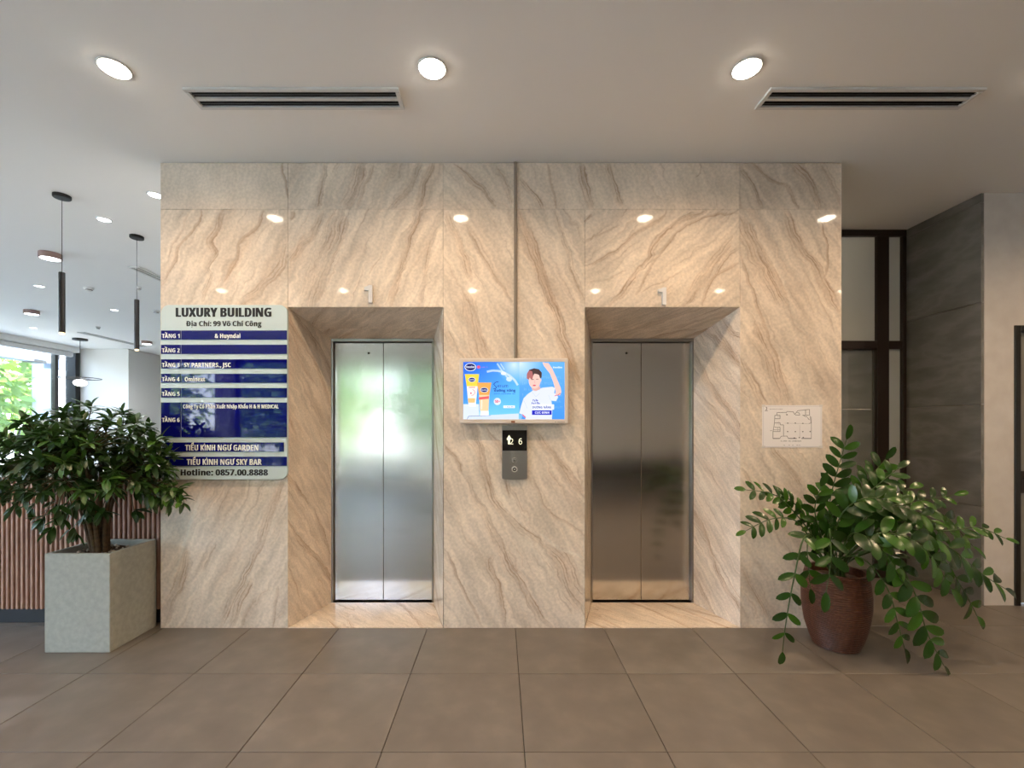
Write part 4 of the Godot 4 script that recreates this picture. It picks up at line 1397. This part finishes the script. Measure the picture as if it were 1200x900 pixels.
func build_call_panel():
	var z := 0.02
	var a := W(588.3, 498.8, z)
	var b := W(617.8, 562.0, z)
	var d := thing("lift_call_panel", Vector3(a.x, b.y, 0.0), "narrow steel lift call panel with black floor display under the television", "control panel")
	var w := b.x - a.x
	var h := a.y - b.y
	var o := PackedVector2Array([Vector2(w - 0.002, h), Vector2(0.002, h), Vector2(0, h - 0.002), Vector2(0, 0.008)])
	for i in 9:
		var t := i / 8.0
		o.append(Vector2(0.004 + (w - 0.008) * t, 0.004 - 0.006 * sin(PI * t)))
	o.append(Vector2(w, 0.008)); o.append(Vector2(w, h - 0.002))
	var mb := MB.new()
	mb.prism(o, 0.0, 0.018, 0.0015)
	part("plate", mb.build(), M.steel_plain, d)
	var y0 := W(0, 528.2, z).y - b.y
	var y1 := W(0, 504.2, z).y - b.y
	var disp := part("display", bx(Vector3(0.0025, y0, 0.017), Vector3(w - 0.0025, y1, 0.0205), 0.0008), M.black_gloss, d)
	var lit := glow(Color(1.0, 0.97, 0.78), 0.9)
	var arrow := MB.new()
	var cx := W(596.6, 0, z).x - a.x
	var cy := W(0, 516.0, z).y - b.y
	var k := 0.0058
	arrow.prism(PackedVector2Array([Vector2(cx, cy + 6.2 * k), Vector2(cx + 3.0 * k, cy + 1.4 * k), Vector2(cx + 1.0 * k, cy + 1.4 * k), Vector2(cx + 1.0 * k, cy - 4.6 * k), Vector2(cx - 1.2 * k, cy - 4.6 * k), Vector2(cx - 1.2 * k, cy + 1.4 * k), Vector2(cx - 3.0 * k, cy + 1.4 * k)]), 0.0205, 0.0213)
	part("arrow", arrow.build(), lit, disp)
	part("digits", text_mesh("12", 6.6 * k, 7.4 * k, 0.0008, false), lit, disp, Vector3(cx - 2.6 * k, cy - 4.6 * k, 0.0209))
	part("digits", text_mesh("6", 7.2 * k, 4.0 * k, 0.0008, false), lit, disp, Vector3(W(607.8, 0, z).x - a.x, cy - 4.8 * k, 0.0209))
	# two round buttons
	for s in [[539.6, 0], [550.0, 1]]:
		var p := Vector3(w / 2 - 0.001, W(0, s[0], z).y - b.y, 0.018)
		var m := MB.new()
		m.lathe([Vector2(0.019, 0.0), Vector2(0.019, 0.003), Vector2(0.0165, 0.0042), Vector2(0.0135, 0.002)], 32)
		var ringm: Material = M.white_metal if s[1] == 1 else M.steel_plain
		var ring := part("button", m.build(), ringm, d, p)
		ring.rotation.x = PI / 2
		m = MB.new()
		m.lathe([Vector2(0.0136, 0.0), Vector2(0.0136, 0.002), Vector2(0.0, 0.0026)], 28)
		part("button_face", m.build(), M.steel_dark if s[1] == 1 else M.steel_plain, ring)
		m = MB.new()
		var sg := -1.0 if s[1] == 0 else 1.0
		m.tube([Vector3(-0.006, 0.003, 0.003 * -sg), Vector3(0, 0.003, 0.004 * sg), Vector3(0.006, 0.003, 0.003 * -sg)], [0.0015], 6)
		part("arrow_mark", m.build(), M.white_ink if s[1] == 1 else M.steel_dark, ring)


func build_floor_numbers():
	for s in [[431.5, "silver numeral 1 on the marble above the left lift"], [776.5, "silver numeral 1 on the marble above the right lift"]]:
		var p := W(s[0], 354.5 if s[0] < 500 else 357.0, 0.02)
		var d := thing("floor_number", Vector3(p.x, p.y, 0.0005), s[1], "number", "floor numerals")
		var b := MB.new()
		var k := 0.00577
		b.prism(PackedVector2Array([Vector2(4.6, 20.5) * k, Vector2(1.0, 20.5) * k, Vector2(-3.2, 18.6) * k, Vector2(-4.6, 18.6) * k, Vector2(-4.6, 14.8) * k, Vector2(0.2, 14.8) * k, Vector2(0.2, 0) * k, Vector2(4.6, 0) * k]), 0.0, 0.018, 0.0012)
		part("numeral", b.build(), mat(Color(0.86, 0.86, 0.87), 0.4), d)


func build_plan():
	var z := 0.002
	var a := W(893.3, 474.8, z)
	var b := W(963.4, 524.4, z)
	var w := 720
	var h := 512
	var im := Image.create(w, h, false, Image.FORMAT_RGB8)
	im.fill(Color(0.94, 0.925, 0.925))
	var off := Vector2(160, 168)
	var k := 720.0 / 775.0
	var ink := Color(0.22, 0.2, 0.22)
	var grey := Color(0.45, 0.43, 0.44)
	for q in [[[175, 183], [920, 183], [920, 708], [175, 708], [175, 183]]]:
		stroke(im, q, 2.5, Color(0.6, 0.58, 0.62), off, k)
	stroke(im, [[205, 195], [218, 195], [218, 228], [203, 228]], 7, ink, off, k)
	stroke(im, [[192, 242], [232, 242]], 4, ink, off, k)
	scribble(im, 245, 223, 9, 180, grey, off, k)
	for q in [[[350, 265], [475, 262], [480, 250], [560, 255], [580, 290], [600, 265], [620, 240], [690, 232], [772, 224], [772, 298], [680, 300]], [[350, 265], [350, 300], [322, 300], [318, 395], [310, 450], [298, 510], [298, 602], [385, 602], [405, 572], [480, 570], [498, 602], [605, 602]], [[668, 602], [795, 602], [795, 320]], [[780, 310], [790, 400], [762, 408]],
		[[350, 300], [390, 300], [390, 345], [325, 345]], [[320, 400], [390, 398], [392, 425], [435, 425], [435, 565]], [[318, 452], [345, 458]], [[345, 460], [390, 455], [390, 512], [300, 512]], [[300, 490], [385, 490]], [[610, 265], [640, 270], [645, 298], [585, 295]], [[720, 232], [720, 300]], [[745, 330], [770, 360]], [[690, 300], [720, 318], [742, 318]]]:
		stroke(im, q, 5, ink, off, k)
	for q in [[[298, 602], [385, 602]], [[498, 602], [605, 602]], [[668, 602], [795, 602]]]: stroke(im, q, 9, ink, off, k)
	for q in [[[450, 403], [760, 410]], [[470, 262], [470, 300]], [[645, 430], [645, 590]], [[350, 320], [388, 320]], [[350, 375], [350, 430]], [[375, 375], [375, 430]], [[360, 460], [360, 510]], [[730, 260], [770, 260]]]: stroke(im, q, 2, grey, off, k)
	for q in [[490, 402], [588, 402], [685, 406], [488, 512], [588, 512], [685, 512], [780, 512], [480, 292], [640, 590], [575, 595], [690, 588]]: fill_poly(im, oval(q[0], q[1], 9, 7, 10), ink, off, k)
	stroke(im, [[262, 500], [285, 500]], 5, grey, off, k)
	scribble(im, 400, 641, 12, 272, ink, off, k)
	for q in [432, 498, 545, 600, 630]: stroke(im, [[q, 694], [q + 12, 684], [q + 22, 696]], 3, grey, off, k)
	var sheet := thing("floor_plan_sheet", Vector3(a.x, b.y, 0.0), "white paper sheet with a printed floor plan on the marble", "poster")
	var mb := MB.new()
	var ww := b.x - a.x
	var hh := a.y - b.y
	mb.uvf = func(p): return Vector2(p.x / ww, 1.0 - p.y / hh)
	mb.box(Vector3(0, 0, 0.0004), Vector3(ww, hh, 0.0022))
	var m := mat(Color.WHITE, 0.6)
	m.albedo_texture = ImageTexture.create_from_image(im)
	part("sheet", mb.build(), m, sheet)
	for q in [[0.0, 0.0], [ww, 0.0], [0.0, hh], [ww, hh]]:
		part("tape", bx(Vector3(clampf(q[0] - 0.012, -0.004, ww - 0.02), clampf(q[1] - 0.012, -0.004, hh - 0.012), 0.0022), Vector3(clampf(q[0] + 0.012, 0.02, ww + 0.004), clampf(q[1] + 0.012, 0.012, hh + 0.004), 0.0025)), mat(Color(0.86, 0.84, 0.82), 0.3), sheet)


func build_trunking():
	var x := W(604.0, 0, 0.0).x
	var t := thing("cable_trunking", Vector3(x, 1.83, 0.0), "thin metal cable trunking running from the television to the ceiling", "trunking")
	var m := mat(Color(0.62, 0.57, 0.52), 0.3, 0.5)
	part("channel", bx(Vector3(-0.0105, 0, 0.0005), Vector3(0.0105, CEIL - 1.832, 0.012), 0.002), m, t)
	part("cover", bx(Vector3(-0.0085, 0, 0.012), Vector3(0.0085, CEIL - 1.832, 0.0135), 0.0006), m, t)


# ---------------------------------------------------------------- plants
func build_shrub():
	var s := thing("potted_shrub", Vector3(-2.57, 0, 0.165), "dense dark green shrub in a square concrete planter", "plant")
	var rng := RandomNumberGenerator.new()
	rng.seed = 77
	# planter, open at the top
	var x0 := -0.197; var x1 := 0.2; var z0 := -0.2; var z1 := 0.17; var t := 0.022; var h := 0.6
	var b := MB.new()
	b.box(Vector3(x0, 0, z1 - t), Vector3(x1, h, z1), 0.003)
	b.box(Vector3(x0, 0, z0), Vector3(x1, h, z0 + t), 0.003)
	b.box(Vector3(x0, 0, z0 + t - 0.002), Vector3(x0 + t, h, z1 - t + 0.002), 0.002)
	b.box(Vector3(x1 - t, 0, z0 + t - 0.002), Vector3(x1, h, z1 - t + 0.002), 0.002)
	b.box(Vector3(x0 + t, 0.01, z0 + t), Vector3(x1 - t, 0.03, z1 - t))
	var pl := part("planter", b.build(), M.concrete, s)
	tag(pl, "square grey concrete planter")
	# soil with pebbles
	b = MB.new()
	var n := 10
	var hgt := []
	for i in n + 1:
		var row := []
		for j in n + 1: row.append(0.555 + rng.randf_range(-0.008, 0.012))
		hgt.append(row)
	for i in n:
		for j in n:
			var p := func(a: int, c: int) -> Vector3: return Vector3(lerpf(x0 + t, x1 - t, a / float(n)), hgt[a][c], lerpf(z0 + t, z1 - t, c / float(n)))
			b.tri(p.call(i, j), p.call(i, j + 1), p.call(i + 1, j + 1))
			b.tri(p.call(i, j), p.call(i + 1, j + 1), p.call(i + 1, j))
	part("soil", b.build(), M.soil, s)
	b = MB.new()
	for i in 60:
		var r := rng.randf_range(0.006, 0.013)
		var prof := []
		for q in 5:
			var an := -PI / 2 + PI * q / 4
			prof.append(Vector2(cos(an) * r, sin(an) * r * 0.7))
		b.lathe(prof, 6, Vector3(rng.randf_range(x0 + 0.04, x1 - 0.04), 0.567, rng.randf_range(z0 + 0.04, z1 - 0.04)))
	tag(part("pebbles", b.build(), mat(Color(0.7, 0.66, 0.6), 0.8), s), "", "", "", "stuff")
	# stems
	var core := Vector3(-0.035, 1.13, 0.06)
	var rad := Vector3(0.52, 0.39, 0.36)
	var tips := []
	for i in 300:
		var d := Vector3(rng.randfn(), rng.randfn() * 0.9 + 0.15, rng.randfn()).normalized()
		var f := pow(rng.randf(), 0.35)
		var p := core + Vector3(d.x * rad.x, d.y * rad.y, d.z * rad.z) * f
		if d.y < -0.55 and rng.randf() < 0.55: continue
		tips.append(p)
	# a drooping branch in front of the marble and loose twigs below on the left
	for q in [Vector3(0.36, 0.98, 0.1), Vector3(0.42, 0.94, 0.12), Vector3(0.46, 0.92, 0.1), Vector3(0.4, 1.02, 0.14), Vector3(0.47, 0.99, 0.1), Vector3(0.34, 1.05, 0.16), Vector3(0.41, 1.1, 0.08), Vector3(0.3, 1.18, 0.1), Vector3(0.3, 0.94, 0.05), Vector3(0.5, 0.98, 0.12), Vector3(0.56, 0.95, 0.14), Vector3(0.61, 0.93, 0.13), Vector3(0.63, 0.9, 0.15), Vector3(0.55, 0.91, 0.16), Vector3(0.58, 0.99, 0.12),
		Vector3(-0.58, 1.14, 0.05), Vector3(-0.56, 1.06, 0.02), Vector3(-0.54, 1.23, -0.03), Vector3(-0.6, 1.2, 0.05), Vector3(-0.52, 0.94, 0.1), Vector3(-0.5, 1.3, 0.0), Vector3(0.42, 1.2, 0.1), Vector3(0.45, 1.14, 0.12),
		Vector3(-0.22, 0.8, 0.16), Vector3(-0.14, 0.75, 0.18), Vector3(-0.3, 0.86, 0.14), Vector3(-0.06, 0.72, 0.12), Vector3(-0.43, 0.88, 0.12), Vector3(-0.5, 0.95, 0.1), Vector3(-0.46, 1.0, 0.14), Vector3(-0.52, 1.08, 0.05), Vector3(0.02, 0.8, 0.1), Vector3(0.1, 0.84, 0.12)]:
		tips.append(q)
	for i in tips.size():
		if tips[i].x > 0.2: tips[i].z = maxf(tips[i].z, -0.06)
		if tips[i].y < 1.16: tips[i].z = maxf(tips[i].z, -0.13)
	var forks := []
	for i in 9:
		var a := TAU * i / 9.0 + rng.randf() * 0.5
		var foot := Vector3(-0.01 + cos(a) * 0.035, 0.56, 0.0 + sin(a) * 0.035)
		var fork := core + Vector3(cos(a) * 0.2, rng.randf_range(-0.1, 0.1), sin(a) * 0.15)
		var mid := foot.lerp(fork, 0.5) + Vector3(cos(a) * -0.035, 0.02, sin(a) * -0.03)
		part("stem", tube_path([foot, mid, fork], [0.016, 0.012, 0.008], 7), M.bark, s)
		forks.append(fork)
	b = MB.new()
	var leaves := []
	for tip in tips:
		var best: Vector3 = forks[0]
		for fk in forks:
			if fk.distance_to(tip) < best.distance_to(tip): best = fk
		var bend: Vector3 = best.lerp(tip, 0.5) + Vector3(0, 0.03, 0)
		b.tube([best, bend, tip], [0.005, 0.0035, 0.002], 5, false)
		var out: Vector3 = (tip - core).normalized() + Vector3(0, 0.35, 0)
		var cnt := rng.randi_range(6, 10)
		var a0 := rng.randf() * TAU
		for k in cnt:
			var a := a0 + TAU * k / cnt + rng.randf_range(-0.3, 0.3)
			var ba := aim(out, Vector3(0.1, 0.3, 0.9))
			var spread := rng.randf_range(0.5, 1.3)
			var d: Vector3 = (ba.z * cos(spread) + (ba.x * cos(a) + ba.y * sin(a)) * sin(spread)).normalized()
			d.y -= 0.2
			var from: Vector3 = tip - (tip - bend).normalized() * rng.randf() * 0.045
			leaves.append([from, d.normalized(), rng.randf_range(0.8, 1.3), rng.randi() % 4, rng.randf_range(-0.5, 0.5)])
	tag(part("twigs", b.build(), M.stem, s), "", "", "", "stuff")
	var shapes := [leaf_mesh(0.082, 0.026, 0.35, 0.25), leaf_mesh(0.075, 0.029, 0.25, 0.4), leaf_mesh(0.092, 0.026, 0.3, 0.12)]
	var cam := Vector3(0, EYE, CAM_Z) - s.position
	leaves.sort_custom(func(p, q): return p[0].distance_to(cam) < q[0].distance_to(cam))
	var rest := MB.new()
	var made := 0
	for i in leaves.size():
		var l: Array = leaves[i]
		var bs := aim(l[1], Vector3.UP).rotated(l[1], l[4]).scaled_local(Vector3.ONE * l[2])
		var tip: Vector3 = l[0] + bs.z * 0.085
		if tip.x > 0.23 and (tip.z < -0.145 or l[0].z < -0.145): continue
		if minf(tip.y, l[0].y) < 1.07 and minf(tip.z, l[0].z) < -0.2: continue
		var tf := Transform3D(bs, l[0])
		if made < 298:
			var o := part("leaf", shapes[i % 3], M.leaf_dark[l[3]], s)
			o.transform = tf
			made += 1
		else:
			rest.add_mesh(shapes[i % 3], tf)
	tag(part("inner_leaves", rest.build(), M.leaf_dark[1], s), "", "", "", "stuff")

func tube_path(pts: Array, radii: Array, sides: int, fine := 5) -> ArrayMesh:
	var b := MB.new()
	var sm := smooth_path(pts, fine)
	var rr := []
	for i in sm.size():
		var t := float(i) / (sm.size() - 1) * (radii.size() - 1)
		var k := mini(int(t), radii.size() - 2)
		rr.append(lerpf(radii[k], radii[k + 1], t - k))
	b.tube(sm, rr, sides)
	return b.build()

func smooth_path(pts: Array, fine: int) -> Array:
	var r := []
	for k in pts.size() - 1:
		var p0: Vector3 = pts[max(0, k - 1)]
		var p1: Vector3 = pts[k]
		var p2: Vector3 = pts[k + 1]
		var p3: Vector3 = pts[min(pts.size() - 1, k + 2)]
		for i in fine:
			r.append(p1.cubic_interpolate(p2, p0, p3, float(i) / fine))
	r.append(pts[pts.size() - 1])
	return r

func build_pot_plant():
	var base := Vector3(2.1, 0, 0.24)
	var s := thing("potted_zz_plant", base, "glossy arching green plant in a round woven brown pot", "plant")
	var rng := RandomNumberGenerator.new()
	rng.seed = 31
	# pot of stacked rope coils
	var outline := [[0.0, 0.118], [0.06, 0.14], [0.14, 0.163], [0.24, 0.178], [0.33, 0.18], [0.41, 0.172], [0.47, 0.16]]
	var rad := func(y: float) -> float:
		for i in outline.size() - 1:
			if y <= outline[i + 1][0]:
				return lerpf(outline[i][1], outline[i + 1][1], (y - outline[i][0]) / (outline[i + 1][0] - outline[i][0]))
		return 0.16
	var prof := [Vector2(0.0, 0.0), Vector2(0.112, 0.0)]
	var y := 0.003
	var coil := 0.0125
	while y < 0.466:
		for q in 5:
			var yy: float = y + coil * q / 5.0
			prof.append(Vector2(rad.call(yy) + 0.0042 * sin(PI * q / 5.0), yy))
		y += coil
	prof.append(Vector2(0.158, 0.474)); prof.append(Vector2(0.148, 0.474)); prof.append(Vector2(0.145, 0.42))
	var b := MB.new()
	# coils run slightly out of level, as hand-wound rope does
	var seg := 56
	var rings := []
	for k in prof.size():
		var ring := []
		for a in seg:
			var an: float = TAU * a / seg
			var pr: Vector2 = prof[k]
			var wob: float = 0.003 * sin(an * 3.0 + pr.y * 20.0) * clampf(pr.y * 20.0, 0, 1)
			ring.append(Vector3(cos(an) * pr.x, pr.y + wob, -sin(an) * pr.x))
		rings.append(ring)
	for k in prof.size() - 1:
		for a in seg:
			var j := (a + 1) % seg
			b.tri(rings[k][a], rings[k][j], rings[k + 1][j])
			b.tri(rings[k][a], rings[k + 1][j], rings[k + 1][a])
	var pot_tex := noise_tex(0.03, 5, [[0.0, Color(0.17, 0.075, 0.045)], [0.5, Color(0.31, 0.165, 0.105)], [0.8, Color(0.4, 0.24, 0.165)], [1.0, Color(0.58, 0.44, 0.34)]], 91, 512)
	var pm := tri_mat(pot_tex, 2.5, 0.42)
	tag(part("pot", b.build(), pm, s), "round brown woven pot")
	b = MB.new()
	b.lathe([Vector2(0.147, 0.425), Vector2(0.08, 0.435), Vector2(0.0, 0.438)], 28)
	part("soil", b.build(), M.soil, s)
	# fronds: the points they pass through, as pixels with a depth behind the eye; the leaflet size; how many pairs
	var D := CAM_Z - base.z
	var fr := [
		[[[974, 640, D], [972, 590, D - 0.02], [992, 515, D - 0.03]], 0.072, 10, 0.25],
		[[[985, 640, D], [995, 600, D - 0.02], [1052, 549, D - 0.05]], 0.07, 9, 0.3],
		[[[990, 640, D + 0.05], [1005, 580, D + 0.06], [1038, 538, D + 0.05]], 0.075, 8, 0.35],
		[[[965, 645, D - 0.02], [935, 605, D - 0.06], [908, 580, D - 0.1], [874, 574, D - 0.12]], 0.062, 10, 0.3],
		[[[968, 640, D], [952, 615, D - 0.02], [925, 585, D - 0.06], [905, 580, D - 0.08]], 0.055, 6, 0.3],
		[[[960, 650, D - 0.08], [935, 612, D - 0.14], [905, 608, D - 0.2], [874, 622, D - 0.22]], 0.058, 5, 0.62],
		[[[966, 648, D - 0.1], [944, 628, D - 0.24], [930, 680, D - 0.3], [921, 730, D - 0.31], [917, 764, D - 0.3]], 0.062, 8, 0.2],
		[[[972, 645, D - 0.12], [972, 620, D - 0.22], [974, 655, D - 0.3], [968, 694, D - 0.31]], 0.08, 7, 0.12],
		[[[995, 645, D], [1040, 600, D], [1075, 588, D - 0.02], [1118, 580, D - 0.04]], 0.064, 9, 0.3],
		[[[1000, 645, D - 0.04], [1050, 612, D - 0.1], [1105, 622, D - 0.14], [1145, 618, D - 0.16], [1178, 631, D - 0.18]], 0.06, 10, 0.35],
		[[[1000, 650, D - 0.08], [1060, 620, D - 0.18], [1110, 640, D - 0.22], [1150, 672, D - 0.24], [1178, 690, D - 0.24]], 0.085, 9, 0.3],
		[[[1000, 655, D - 0.05], [1050, 630, D - 0.06], [1100, 650, D - 0.08], [1128, 690, D - 0.08], [1145, 722, D - 0.08]], 0.08, 9, 0.25],
		[[[985, 655, D - 0.1], [1012, 655, D - 0.22], [1040, 690, D - 0.3], [1052, 730, D - 0.32], [1060, 760, D - 0.31]], 0.07, 8, 0.2],
		[[[998, 650, D - 0.1], [1042, 650, D - 0.24], [1072, 695, D - 0.32], [1086, 740, D - 0.34], [1106, 780, D - 0.34]], 0.082, 9, 0.22],
		[[[990, 645, D - 0.05], [1020, 600, D - 0.1], [1052, 592, D - 0.16], [1092, 610, D - 0.2]], 0.078, 9, 0.25],
		[[[988, 645, D + 0.05], [1028, 590, D + 0.1], [1066, 572, D + 0.12]], 0.075, 9, 0.3],
		[[[985, 650, D - 0.1], [1000, 625, D - 0.2], [1030, 640, D - 0.28], [1052, 672, D - 0.3]], 0.085, 7, 0.2],
		[[[976, 648, D - 0.08], [985, 605, D - 0.14], [1010, 585, D - 0.2], [1040, 585, D - 0.24]], 0.078, 9, 0.25],
		[[[980, 645, D], [1010, 575, D + 0.02], [1030, 552, D + 0.0]], 0.066, 7, 0.4],
		[[[1000, 645, D + 0.02], [1060, 600, D + 0.04], [1100, 600, D + 0.02], [1140, 640, D - 0.02]], 0.08, 9, 0.3],
		[[[992, 652, D - 0.12], [1030, 625, D - 0.24], [1080, 640, D - 0.3], [1115, 690, D - 0.32]], 0.085, 9, 0.25],
		[[[968, 645, D - 0.05], [955, 600, D - 0.1], [962, 570, D - 0.14]], 0.07, 7, 0.35],
		[[[962, 650, D - 0.1], [950, 625, D - 0.16], [946, 645, D - 0.24], [950, 690, D - 0.27]], 0.07, 6, 0.15],
	]
	var shapes := [leaf_mesh(1.0, 0.4, 0.22, 0.14, true), leaf_mesh(1.0, 0.45, 0.14, 0.28, true)]
	for q in fr:
		var pts := [Vector3(rng.randf_range(-0.06, 0.06), 0.42, rng.randf_range(-0.06, 0.06))]
		for c in q[0]:
			var w := W(c[0], c[1], CAM_Z - c[2]) - base
			if w.x + base.x < 2.33: w.z = maxf(w.z, 0.07 - base.z)
			pts.append(w)
		var sm := smooth_path(pts, 7)
		var b2 := MB.new()
		var rr := []
		for i in sm.size(): rr.append(lerpf(0.0065, 0.002, float(i) / (sm.size() - 1)))
		b2.tube(sm, rr, 6)
		var frond := part("frond", b2.build(), M.stem_green, s)
		# leaflets in pairs along the outer part
		var lens := [0.0]
		for i in range(1, sm.size()): lens.append(lens[i - 1] + sm[i].distance_to(sm[i - 1]))
		var total: float = lens[lens.size() - 1]
		var first: float = q[3]
		for k in q[2] + 1:
			var t: float = lerpf(first + 0.08, 1.0, float(k) / q[2]) * total
			var i := 1
			while i < sm.size() - 1 and lens[i] < t: i += 1
			var at: Vector3 = sm[i - 1].lerp(sm[i], clampf((t - lens[i - 1]) / maxf(lens[i] - lens[i - 1], 1e-5), 0, 1))
			var tan: Vector3 = (sm[i] - sm[i - 1]).normalized()
			var side := tan.cross(Vector3(0.0, 0.6, 0.8))
			if side.length() < 0.25: side = tan.cross(Vector3.UP)
			side = side.normalized()
			var upv := side.cross(tan).normalized()
			var size: float = 1.3 * q[1] * (0.72 + 0.5 * sin(PI * clampf((t / total - first) / (1.0 - first), 0.05, 0.8))) * rng.randf_range(0.9, 1.1)
			for sd in ([-1.0, 1.0] if k < q[2] else [0.0]):
				var d: Vector3 = (side * sd * 0.85 + tan * (0.62 if sd != 0.0 else 1.0) + upv * rng.randf_range(0.05, 0.3)).normalized()
				var bs := aim(d, upv + Vector3(0, 0.2, 0.25)).rotated(d, rng.randf_range(-0.3, 0.3)).scaled_local(Vector3.ONE * size)
				var end: Vector3 = at + bs.z + base
				if end.x < 2.34 and end.z < 0.012: continue
				var o := part("leaf", shapes[rng.randi() % 2], M.leaf_zz[rng.randi() % 3], frond)
				o.transform = Transform3D(bs, at)


# ---------------------------------------------------------------- outdoors
func build_outdoors():
	struct_mesh("pavement", bx(Vector3(-45, -0.25, -40), Vector3(40, -0.21, 40)), tri_mat(noise_tex(0.03, 4, [[0.0, Color(0.7, 0.7, 0.69)], [1.0, Color(0.8, 0.8, 0.78)]], 95), 0.3, 0.9), "grey pavement outside the windows")
	var rng := RandomNumberGenerator.new()
	rng.seed = 5
	var kinds := []
	for i in 3:
		var b := MB.new()
		var lf := leaf_mesh(0.26, 0.13, 0.2, 0.3)
		for k in 2600:
			var d := Vector3(rng.randfn(), rng.randfn(), rng.randfn()).normalized()
			var r := pow(rng.randf(), 0.4) * (1.0 + 0.25 * sin(d.x * 5.0 + i) * cos(d.z * 4.0))
			var p := Vector3(d.x * 1.7, d.y * 1.75, d.z * 1.7) * r
			var dir := (d + Vector3(rng.randfn(), rng.randfn() - 0.3, rng.randfn()) * 0.6).normalized()
			b.add_mesh(lf, Transform3D(aim(dir, Vector3.UP).rotated(dir, rng.randf() * 2.0 - 1.0).scaled_local(Vector3.ONE * rng.randf_range(0.7, 1.4)), p))
		kinds.append(b.build())
	var greens := []
	for c in [Color(0.3, 0.42, 0.17), Color(0.22, 0.37, 0.22), Color(0.4, 0.52, 0.19)]:
		var m := mat(c, 0.6)
		m.backlight_enabled = true
		m.backlight = Color(0.28, 0.38, 0.1)
		greens.append(m)
	var tr := tube_path([Vector3(0, 0, 0), Vector3(0.05, 1.2, 0.03), Vector3(0, 2.6, 0)], [0.16, 0.12, 0.07], 10)
	var spots := [
		[-14.0, -8.0, 2.6, 0, 1.0, "leafy tree nearest the far left window"], [-18.6, -8.6, 3.2, 2, 1.35, "tall yellow green tree behind the others in the far left window"], [-16.6, -14.6, 2.8, 1, 1.2, "dark green tree behind the concrete pillar"], [-13.6, -3.6, 2.4, 2, 1.0, "yellow green tree at the left end of the far left window"], [-24.0, -13.5, 3.4, 1, 1.7, "large dark green tree farthest behind the far left window"],
		[-11.3, 11.0, 2.6, 0, 0.95, "street tree behind the viewer, mirrored at the left of the blue strips"], [-6.8, 11.2, 2.8, 1, 0.95, "dark green street tree behind the viewer, mirrored in the sign"], [-2.3, 11.0, 2.6, 2, 0.95, "yellow green street tree behind the viewer, mirrored in the left lift door"], [2.2, 11.2, 2.6, 0, 0.95, "street tree behind the viewer, right of the shop windows"],
		[-9.5, 19.0, 3.6, 2, 1.9, "tall street tree farthest behind the viewer to the left"], [2.8, 18.0, 3.6, 0, 1.8, "tall street tree farthest behind the viewer to the right"]]
	for q in spots:
		var t := thing("tree", Vector3(q[0], -0.21, q[1]), q[5], "tree", "trees outside the windows")
		part("trunk", tr, M.bark, t)
		var c := part("crown", kinds[q[3]], greens[(q[3] + int(abs(q[0]))) % 3], t, Vector3(0, q[2], 0))
		c.rotation.y = q[0]
		c.scale = Vector3.ONE * q[4]
		tag(c, "", "", "", "stuff")
	# hedge under the street windows
	var hb := MB.new()
	var small := leaf_mesh(0.12, 0.07, 0.2, 0.3)
	for k in 6500:
		var p := Vector3(rng.randf_range(-4.3, 4.3), rng.randf_range(0.2, 1.0), rng.randf_range(-0.32, 0.32))
		var dir := Vector3(rng.randfn(), rng.randfn() + 0.4, rng.randfn()).normalized()
		hb.add_mesh(small, Transform3D(aim(dir, Vector3.UP), p))
	var hd := thing("hedge", Vector3(-5.0, -0.21, 7.4), "low clipped hedge outside the street windows behind the viewer", "hedge")
	tag(part("foliage", hb.build(), M.leaf_dark[0], hd), "", "", "", "stuff")
	part("trough", bx(Vector3(-4.4, 0, -0.3), Vector3(4.4, 0.25, 0.3), 0.01), M.concrete, hd)
	# pillar and box beams outside the far left window
	var pil := thing("concrete_pillar", Vector3(-11.9, -0.21, -8.9), "pale grey concrete pillar outside the far left window", "pillar")
	part("shaft", bx(Vector3(-0.3, 0, -0.3), Vector3(0.3, 3.6, 0.3), 0.01), mat(Color(0.72, 0.75, 0.79), 0.8), pil)
	part("plinth", bx(Vector3(-0.36, 0, -0.36), Vector3(0.36, 0.3, 0.36), 0.01), M.concrete, pil)
	var bmx := thing("outdoor_box_beam", Vector3(-11.2, 2.95, -7.0), "grey blue metal box beam hanging outside the far left window", "beam")
	var bm := mat(Color(0.42, 0.47, 0.56), 0.5)
	part("beam", bx(Vector3(-0.15, 0, -0.98), Vector3(0.15, 0.24, 0.3), 0.01), bm, bmx)
	part("grille", bx(Vector3(-0.14, -0.02, -0.85), Vector3(0.152, 0.06, -0.55), 0.004), M.steel_dark, bmx)
	part("flood_light", bx(Vector3(-0.15, -0.1, -1.42), Vector3(0.15, 0.14, -1.06), 0.01), bm, bmx)
	part("bracket", bx(Vector3(-0.04, 0.1, -1.3), Vector3(0.04, 1.2, -1.2), 0.005), M.steel_dark, bmx)
	part("bracket", bx(Vector3(-0.04, 0.2, -0.4), Vector3(0.04, 1.2, -0.3), 0.005), M.steel_dark, bmx)
	# low dark bench at the street wall, mirrored as the dark band of the right lift door
	var be := thing("lobby_bench", Vector3(3.2, 0, 5.7), "long dark padded bench behind the viewer, mirrored low in the right lift door", "bench")
	part("seat", bx(Vector3(-1.9, 0.3, -0.3), Vector3(1.9, 0.45, 0.35), 0.03), mat(Color(0.1, 0.085, 0.075), 0.6), be)
	part("backrest", bx(Vector3(-1.9, 0.45, 0.25), Vector3(1.9, 0.75, 0.4), 0.03), mat(Color(0.1, 0.085, 0.075), 0.6), be)
	for x in [-1.7, 1.7]:
		for z in [-0.2, 0.25]:
			part("leg", bx(Vector3(x - 0.03, 0, z - 0.03), Vector3(x + 0.03, 0.3, z + 0.03), 0.003), M.black, be)
